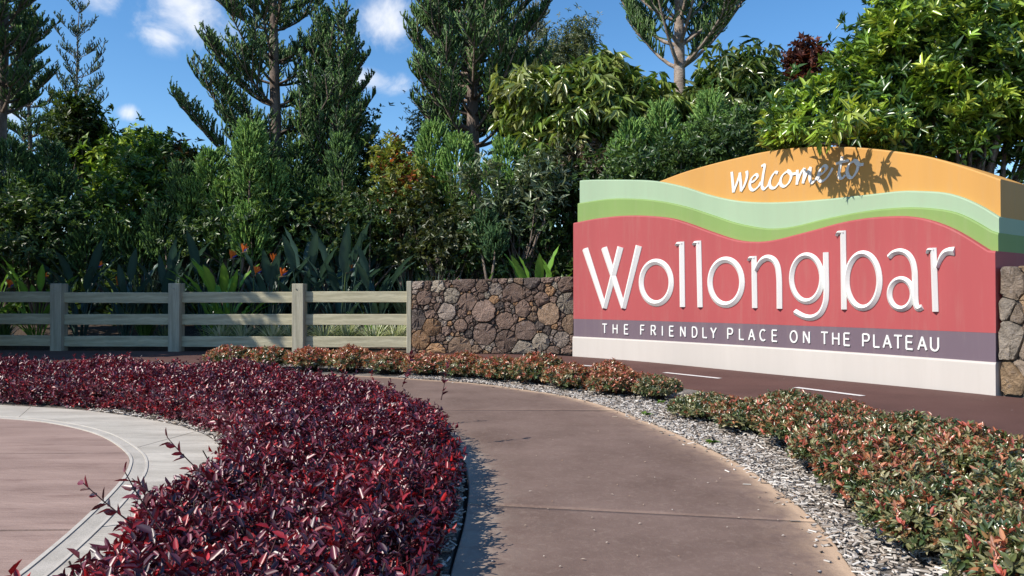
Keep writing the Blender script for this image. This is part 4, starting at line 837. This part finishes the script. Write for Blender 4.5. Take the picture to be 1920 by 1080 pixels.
for i, (px, lab) in enumerate(((415, 'leftmost variegated grass tuft under the rails of the third bay'), (455, 'variegated grass tuft in the middle of the third fence bay'), (512, 'full variegated grass tuft left of the third visible post'), (548, 'variegated grass tuft touching the third visible post'),
                               (608, 'variegated grass tuft just right of the third visible post'), (650, 'variegated grass tuft, second in the last fence bay'), (702, 'variegated grass tuft, third in the last fence bay'), (742, 'variegated grass tuft against the stone wall end'))):
    tuft('lily_turf', lab, px, 13.55 + .1 * (i % 2), .03, .62, 170, .024, VAR, 200 + i, 1.0, group='variegated tufts along the fence')
tuft('lily_turf', 'green grass tuft behind the second fence bay', 272, 13.75, .06, .68, 130, .018, [(.05, .13, .03), (.09, .18, .04)], 230, .45, group='grass tufts behind the fence')
tuft('lily_turf', 'small pale grass tuft left of the second visible post', 310, 13.7, .05, .5, 60, .018, [(.2, .24, .12), (.1, .15, .05)], 231, .9, group='grass tufts behind the fence')
tuft('lily_turf', 'small green tuft at the left picture edge behind the rails', 8, 13.8, .06, .6, 60, .03, [(.06, .12, .03)], 232, .6, group='grass tufts behind the fence')
for i, (px, Y, h, lab) in enumerate(((770, 14.2, 1.25, 'dark strap leaf clump behind the fence end'), (815, 14.3, 1.35, 'dark strap leaf clump above the left of the stone wall'), (860, 14.2, 1.2, 'dark strap leaf clump above the middle of the stone wall'), (270, 14.9, 1.45, 'blue grey strap leaf clump behind the second bay'), (330, 15.1, 1.5, 'blue grey strap leaf clump left of the sunlit bird of paradise'))):
    tuft('strap_leaf_clump', lab, px, Y, .2, h, 170, .03, [(.03, .06, .04), (.05, .09, .06), (.04, .07, .05)], 240 + i, .55, group='dark strap leaf clumps')

# ------------------------------------------------------------------ purple hedge
rng = np.random.default_rng(7)
HI = [(-8.2, 6.45), (-6.4, 6.85), (-5.2, 6.85), (-4.4, 6.66), (-3.6, 6.38), (-2.8, 5.92), (-2.15, 5.35), (-1.66, 4.6), (-1.38, 3.85), (-1.3, 3.2), (-1.3, 2.75), (-1.16, 2.35), (-.98, 1.2)]
HO = [(-8.4, 8.35), (-6.8, 8.35), (-5.6, 8.3), (-4.7, 8.1), (-3.8, 7.85), (-2.9, 7.45), (-1.95, 6.85), (-1.1, 6.0), (-.6, 5.0), (-.38, 3.95), (-.34, 3.2), (-.33, 2.7), (-.33, 2.2), (-.34, 1.2)]
hi = spline(HI, 600); ho = spline(HO, 600); wid = np.linalg.norm(ho - hi, axis=1); seg = np.linalg.norm(np.gradient(.5 * (hi + ho), axis=0), axis=1); ws = wid * seg; ws /= ws.sum()
def hnoise(x, y): return .035 * np.sin(x * 2.3 + 1) * np.sin(y * 2.9) + .025 * np.sin(x * 5.7 + y * 4.1) + .02 * np.sin(x * 9.1 - y * 7.3 + 2)
def hedge_top(x, y, t): 
    e = np.clip(np.minimum(t, 1 - t) / .16, 0, 1); return (.245 + hnoise(x, y)) * (.62 + .38 * np.sqrt(1 - (1 - e) ** 2))
n = 26000; si = rng.choice(600, n, p=ws); t = rng.random(n); p = hi[si] + (ho - hi)[si] * t[:, None] + rng.normal(size=(n, 2)) * .015
top = hedge_top(p[:, 0], p[:, 1], t); z = top - np.abs(rng.normal(size=n)) * .06 + (rng.random(n) < .05) * rng.random(n) * .09
P1 = np.column_stack([p, z]); O1 = np.column_stack([np.zeros((n, 2)), np.ones(n)])
n2 = 11000; si = rng.choice(600, n2, p=seg / seg.sum()); sd_ = rng.random(n2) < .5; t = np.where(sd_, np.abs(rng.normal(size=n2)) * .04 - .02, 1 - np.abs(rng.normal(size=n2)) * .04 + .02)
p = hi[si] + (ho - hi)[si] * t[:, None]; z = rng.uniform(.04, 1, n2) * .19; od = unit((ho - hi)[si]) * np.where(sd_, -1, 1)[:, None]
p = p + od * rng.normal(size=(n2, 1)) * .03
P2 = np.column_stack([p, z]); O2 = np.column_stack([od, .4 * np.ones(n2)])
P = np.concatenate([P1, P2]); O = np.concatenate([O1, O2]); n = len(P); m_ = 6
A = unit(O * .9 + UP * .4 + rng.normal(size=(n, 3)) * .42)
cl = rng.random(n); patch = .5 + .5 * np.sin(P[:, 0] * 3.1 + 1.3 * np.sin(P[:, 1] * 2.2)) * np.sin(P[:, 1] * 3.7 + 1)
cols = np.array([(.125, .012, .026), (.055, .014, .028), (.27, .015, .020), (.145, .033, .056)]); pr = np.stack([.42 + 0 * patch, .28 - .1 * patch, .10 + .14 * patch, .2 - .04 * patch], 1); pr /= pr.sum(1, keepdims=True)
ci = (cl[:, None] > np.cumsum(pr, 1)).sum(1).clip(0, 3); C0 = cols[ci]
Pm = np.repeat(P, m_, 0); Am = np.repeat(A, m_, 0); nn = n * m_; k = np.tile(np.arange(m_), n)
az = k * 2.4 + np.repeat(rng.random(n) * 7, m_); s1 = unit(np.cross(Am, np.array([.3, .5, .1]) + 0 * Am)); s2 = np.cross(Am, s1); rad = s1 * np.cos(az)[:, None] + s2 * np.sin(az)[:, None]
sl = .058; base = Pm + Am * (k[:, None] / m_ * sl)
D = unit(Am * (.45 + .5 * k[:, None] / m_) + rad * .75 + rng.normal(size=(nn, 3)) * .15); Nn = unit(Am - rad * .3 + rng.normal(size=(nn, 3)) * .45)
Ls = .030 * rng.uniform(.5, 1.5, nn); C = np.repeat(C0, m_, 0) * rng.uniform(.6, 1.4, (nn, 1)); hot = rng.random(nn) < .03; C[hot] = np.array((.42, .012, .014)) * rng.uniform(.7, 1.2, (int(hot.sum()), 1))
hr = empty('purple_hedge', (-1.3, 5.4, 0)); tag(hr, 'low curving purple red leaved hedge between the plaza and the footpath', 'hedge')
acc = Acc(); nr_ = base[:, 1] < 4.0
leaves(acc, base[nr_], D[nr_], Nn[nr_], Ls[nr_], Ls[nr_] * .44, C[nr_], .30, .16, True); nr_ = ~nr_
leaves(acc, base[nr_], D[nr_], Nn[nr_], Ls[nr_], Ls[nr_] * .50, C[nr_], .30, .16, False)
tw = Acc(); kk = np.where(P[:, 1] < 3.6)[0][::2]; prisms(tw, P[kk] - A[kk] * .07 * rng.uniform(.6, 1.5, (len(kk), 1)), P[kk] + A[kk] * sl, .0022, .0012, np.array([(.07, .03, .03)]))
# stray sprigs leaning out over the pale border
SP = [((-1.05, 2.5, .2), (-.9, -.1, .4), .24), ((-1.22, 3.35, .2), (-.35, .1, .9), .22), ((-1.0, 2.2, .2), (-.8, -.1, .5), .30), ((-1.05, 2.7, .25), (-.8, 0, .55), .25),
      ((-1.08, 3.0, .25), (-.6, .1, .7), .2), ((-.45, 4.7, .3), (.2, .1, .9), .2), ((-.95, 2.1, .24), (-.7, 0, .8), .22), ((-1.75, 5.0, .2), (-.4, -.3, .7), .22), ((-.8, 5.4, .3), (.3, .2, .9), .2)]
for b0, d, L in SP:
    b0 = np.array(b0); d = unit(np.array(d)); pts = np.array([b0 + d * L * q + UP * .05 * q * q for q in np.linspace(0, 1, 6)]); tube(tw, pts, np.linspace(.0035, .0015, 6), (.06, .03, .03), 5)
    q = rng.random(16) ** .7; bp_ = b0 + d * (L * q)[:, None] + UP * (.05 * q * q)[:, None]; rd = unit(np.cross(np.tile(d, (16, 1)), rng.normal(size=(16, 3))))
    leaves(acc, bp_, unit(d * .7 + rd * .8), unit(d + rng.normal(size=(16, 3)) * .4), .045, .02, np.array([(.10, .012, .02)]) * rng.uniform(.5, 2.2, (16, 1)), .2, .1, True)
ns = 900; si = rng.choice(600, ns, p=ws); t = rng.random(ns); p = hi[si] + (ho - hi)[si] * t[:, None]; p0 = np.column_stack([p, -.02 * np.ones(ns)])
prisms(tw, p0, p0 + np.column_stack([rng.normal(size=(ns, 2)) * .06, .27 * np.ones(ns)]), .005, .003, np.array([(.05, .035, .03)]))
finish(hr, acc, tw, M['maroon'], M['twig'], 'foliage', 'stems')

# ------------------------------------------------------------------ dwarf shrubs with red tips
def shrub_mesh(seed, ncl, red, six, L=.040):
    rng = np.random.default_rng(seed); a, s = Acc(), Acc()
    lobes = [(.185 * math.cos(k_ * 1.26 + seed) * (k_ > 0), .185 * math.sin(k_ * 1.26 + seed) * (k_ > 0), rng.uniform(.12, .17) + .05 * (k_ == 0), rng.uniform(.15, .2), rng.uniform(.15, .2), rng.uniform(.13, .17)) for k_ in range(6)]
    P = []; O = []
    lb = np.array(lobes); li = rng.integers(0, 6, ncl); u = unit(rng.normal(size=(ncl, 3))); u[:, 2] = np.abs(u[:, 2]) * 1.15 - .38; u = unit(u)
    P = lb[li, :3] + u * lb[li, 3:] * rng.uniform(.72, 1.06, (ncl, 1)); P[:, 2] = np.maximum(P[:, 2], .015)
    A = unit(u * .6 + UP * .6 + rng.normal(size=(ncl, 3)) * .35); m_ = 7
    hh = P[:, 2] / .3; green = [(.065, .105, .038), (.11, .155, .048), (.042, .07, .03), (.22, .22, .09), (.40, .36, .20)]; tip = [(.46, .11, .07), (.36, .075, .05), (.46, .20, .10), (.36, .21, .09)]
    Cg = lerp_cols(rng, ncl, green); Ct = lerp_cols(rng, ncl, tip); seld = rng.random(ncl) < np.clip(red * (.35 + .9 * hh), 0, .92)
    k = np.tile(np.arange(m_), ncl); Am = np.repeat(A, m_, 0); Pm = np.repeat(P, m_, 0); nn = ncl * m_
    rad = unit(np.cross(Am, rng.normal(size=(nn, 3)))); f = (k / m_)[:, None]
    D = unit(Am * (.3 + .7 * f) + rad * .7); Nn = unit(Am + rng.normal(size=(nn, 3)) * .3)
    mixf = np.repeat(seld, m_)[:, None] * np.clip(f * 1.6 - .1, 0, 1); C = np.repeat(Cg, m_, 0) * (1 - mixf) + np.repeat(Ct, m_, 0) * mixf; C *= rng.uniform(.75, 1.3, (nn, 1))
    Ls = L * rng.uniform(.65, 1.25, nn); leaves(a, Pm + Am * f * .05, D, Nn, Ls, Ls * .42, C, .2, .18, six)
    n = 160; i = rng.choice(ncl, n); prisms(s, np.column_stack([rng.normal(size=(n, 2)) * .08, -.03 * np.ones(n)]), P[i], .005, .002, np.array([(.07, .05, .04)]))
    fm = a.mesh('foliage', smooth=True); sm = s.mesh('stems'); fm.materials.append(M['tip']); sm.materials.append(M['twig']); return fm, sm
NEAR = [shrub_mesh(300 + i, 2200, (.26, .4, .18, .32)[i], True) for i in range(4)]
FAR_ = [shrub_mesh(320 + i, 1150, (.75, .55, .9)[i], False, .05) for i in range(3)]
rs_ = random.Random(31)
ORD = ['first', 'second', 'third', 'fourth', 'fifth', 'sixth', 'seventh', 'eighth', 'ninth', 'tenth', 'eleventh', 'twelfth', 'thirteenth', 'fourteenth', 'fifteenth']
near = [(1.5, 2.15, 1.05), (2.05, 2.3, 1.1), (1.52, 2.78, .95), (2.12, 2.98, 1.05), (1.62, 3.42, 1.0), (2.2, 3.66, 1.05), (1.70, 4.04, .95), (2.26, 4.38, 1.0), (1.74, 4.70, .98), (2.2, 5.05, .95), (1.62, 5.32, .9), (2.02, 5.62, .9), (1.42, 5.86, .85)]
mid = [(1.36, 6.95, .78), (1.3, 7.3, .85), (1.0, 7.3, 1.0), (1.05, 7.85, .95), (.62, 7.75, 1.0)]
far = [(.28, 8.2, 1.05), (-.12, 8.55, 1.05), (-.58, 8.85, 1.08), (-1.05, 9.1, 1.05), (-1.55, 9.35, 1.08), (-2.1, 9.6, 1.05), (-2.65, 9.75, 1.1), (-3.25, 9.95, 1.1), (-3.85, 10.1, 1.1)]
def put_shrub(x, y, s, meshes, label, group, zs=1.0):
    root = empty('dwarf_shrub', (x, y, 0), rs_.uniform(0, 6.28)); tag(root, label, 'shrub', group); fm, sm = rs_.choice(meshes); zs *= rs_.uniform(.88, 1.14); root.scale = (s * rs_.uniform(.70, .82), s * rs_.uniform(.70, .82), s * zs)
    meshobj('foliage', fm, None, root); meshobj('stems', sm, None, root)
for i, (x, y, s) in enumerate(near): put_shrub(x + .09, y, s, NEAR, f'bronze green dwarf shrub, {ORD[i]} nearest the camera in the bed right of the footpath', 'dwarf shrubs in the mulch bed', .78 if i < 8 else .66)
for i, (x, y, s) in enumerate(mid): put_shrub(x, y, s, FAR_[:2] + NEAR[:1], f'red tipped dwarf shrub before the sign, {ORD[i]} beyond the bare mulch gap', 'dwarf shrubs in the mulch bed', .66)
for i, (x, y, s) in enumerate(far): put_shrub(x, y, s, FAR_, f'salmon tipped dwarf shrub in the far row, {ORD[i]} left of the sign', 'dwarf shrubs in the mulch bed', .72)

# ------------------------------------------------------------------ mulch chips, litter
rng = np.random.default_rng(55)
pr = spline(PR, 400); bo = spline(BO, 400); k = np.arange(400); wgt = (np.linalg.norm(bo - pr, axis=1) * np.linalg.norm(np.gradient(pr, axis=0), axis=1)) * (pr[:, 1] < 8.8) * (pr[:, 1] > 1.4); wgt /= wgt.sum()
n = 17000; si = rng.choice(400, n, p=wgt); t = rng.random(n) ** 1.7 * .75 + .004; p = pr[si] + (bo - pr)[si] * t[:, None]
pi_ = spline(POUT, 400); n2 = 3500; s2 = rng.integers(150, 400, n2); dirn = unit(ho[(s2 * 1.5).astype(int).clip(0, 599)] - pi_[s2]); p2 = pi_[s2] + dirn * rng.random((n2, 1)) * .28
n3 = 1500; s3 = rng.integers(30, 200, n3); pl_ = spline(PL, 400); p3 = pl_[s3] - np.column_stack([.02 + rng.random(n3) * .2, np.zeros(n3)])
s4 = rng.integers(40, 330, 130); p4 = pr[s4] - unit((bo - pr)[s4]) * (np.abs(rng.normal(size=(130, 1))) * .06)
p = np.concatenate([p, p2, p3, p4]); n = len(p)
az = rng.random(n) * 6.283; L = rng.uniform(.010, .045, n); Wd = rng.uniform(.004, .012, n); ti = rng.normal(size=n) * .22
d = np.column_stack([np.cos(az) * np.cos(ti), np.sin(az) * np.cos(ti), np.sin(ti)]); s = unit(np.cross(d, UP + rng.normal(size=(n, 3)) * .25)); up_ = np.cross(s, d)
c = np.column_stack([p, -.006 + rng.random(n) * .022]); c[-130:, 2] = .004; V = []
for zz in (-.5, .5):
    for a_, b_ in ((-.5, -.5), (.5, -.5), (.5, .5), (-.5, .5)): V.append(c + d * (L * a_)[:, None] + s * (Wd * b_)[:, None] + up_ * .004 * zz)
V = np.stack(V, 1); b = np.arange(n)[:, None] * 8
acc = Acc(); acc.add(V, np.repeat(lerp_cols(rng, n, [(.52, .48, .44), (.36, .32, .28), (.62, .58, .53), (.20, .16, .13), (.30, .24, .19)]), 8, 0), quads=np.concatenate([b + [4, 5, 6, 7], b + [0, 1, 5, 4], b + [2, 3, 7, 6]]))
mu = meshobj('mulch', acc.mesh('mulch'), M['chip']); tag(mu, 'pale grey wood chip mulch covering the planting beds', 'mulch', kind='stuff')
# dry leaves and crumbs on the paving
n = 110; acc = Acc(); q = [gnd(rng.uniform(900, 1560), rng.uniform(740, 1080)) for _ in range(70)] + [gnd(rng.uniform(1150, 1900), rng.uniform(700, 800)) for _ in range(40)]
q = np.array(q); q[:, 2] = .006; az = rng.random(n) * 6.283; d = np.column_stack([np.cos(az), np.sin(az), rng.uniform(0, .2, n)])
leaves(acc, q, d, np.tile(UP, (n, 1)), rng.uniform(.008, .022, n), .007, lerp_cols(rng, n, [(.5, .4, .3), (.35, .22, .13), (.6, .55, .48)]), .2, .1, False)
li_ = meshobj('leaf_litter', acc.mesh('leaf_litter'), M['chip']); tag(li_, 'scattered dry leaf crumbs on the brown paving', 'litter', kind='stuff')
for i, (px, py) in enumerate(((1210, 780), (1238, 757), (1335, 832))):
    p = gnd(px, py); a = Acc(); nn = 16; az = rng.random(nn) * 6.283
    leaves(a, np.tile([0, 0, .01], (nn, 1)), np.column_stack([np.cos(az), np.sin(az), rng.uniform(.2, .8, nn)]), np.tile(UP, (nn, 1)), .06 * rng.uniform(.6, 1.2, nn), .02, lerp_cols(rng, nn, [(.14, .24, .03), (.09, .18, .03)]), .2, .3, True)
    ob = meshobj('weed', a.mesh('weed'), M['leaf']); ob.location = (p[0], p[1], 0); tag(ob, ['bright green weed in the bare mulch near the footpath', 'small weed at the back of the bare mulch gap', 'small weed by the sandy path edge below the shrubs'][i], 'weed')
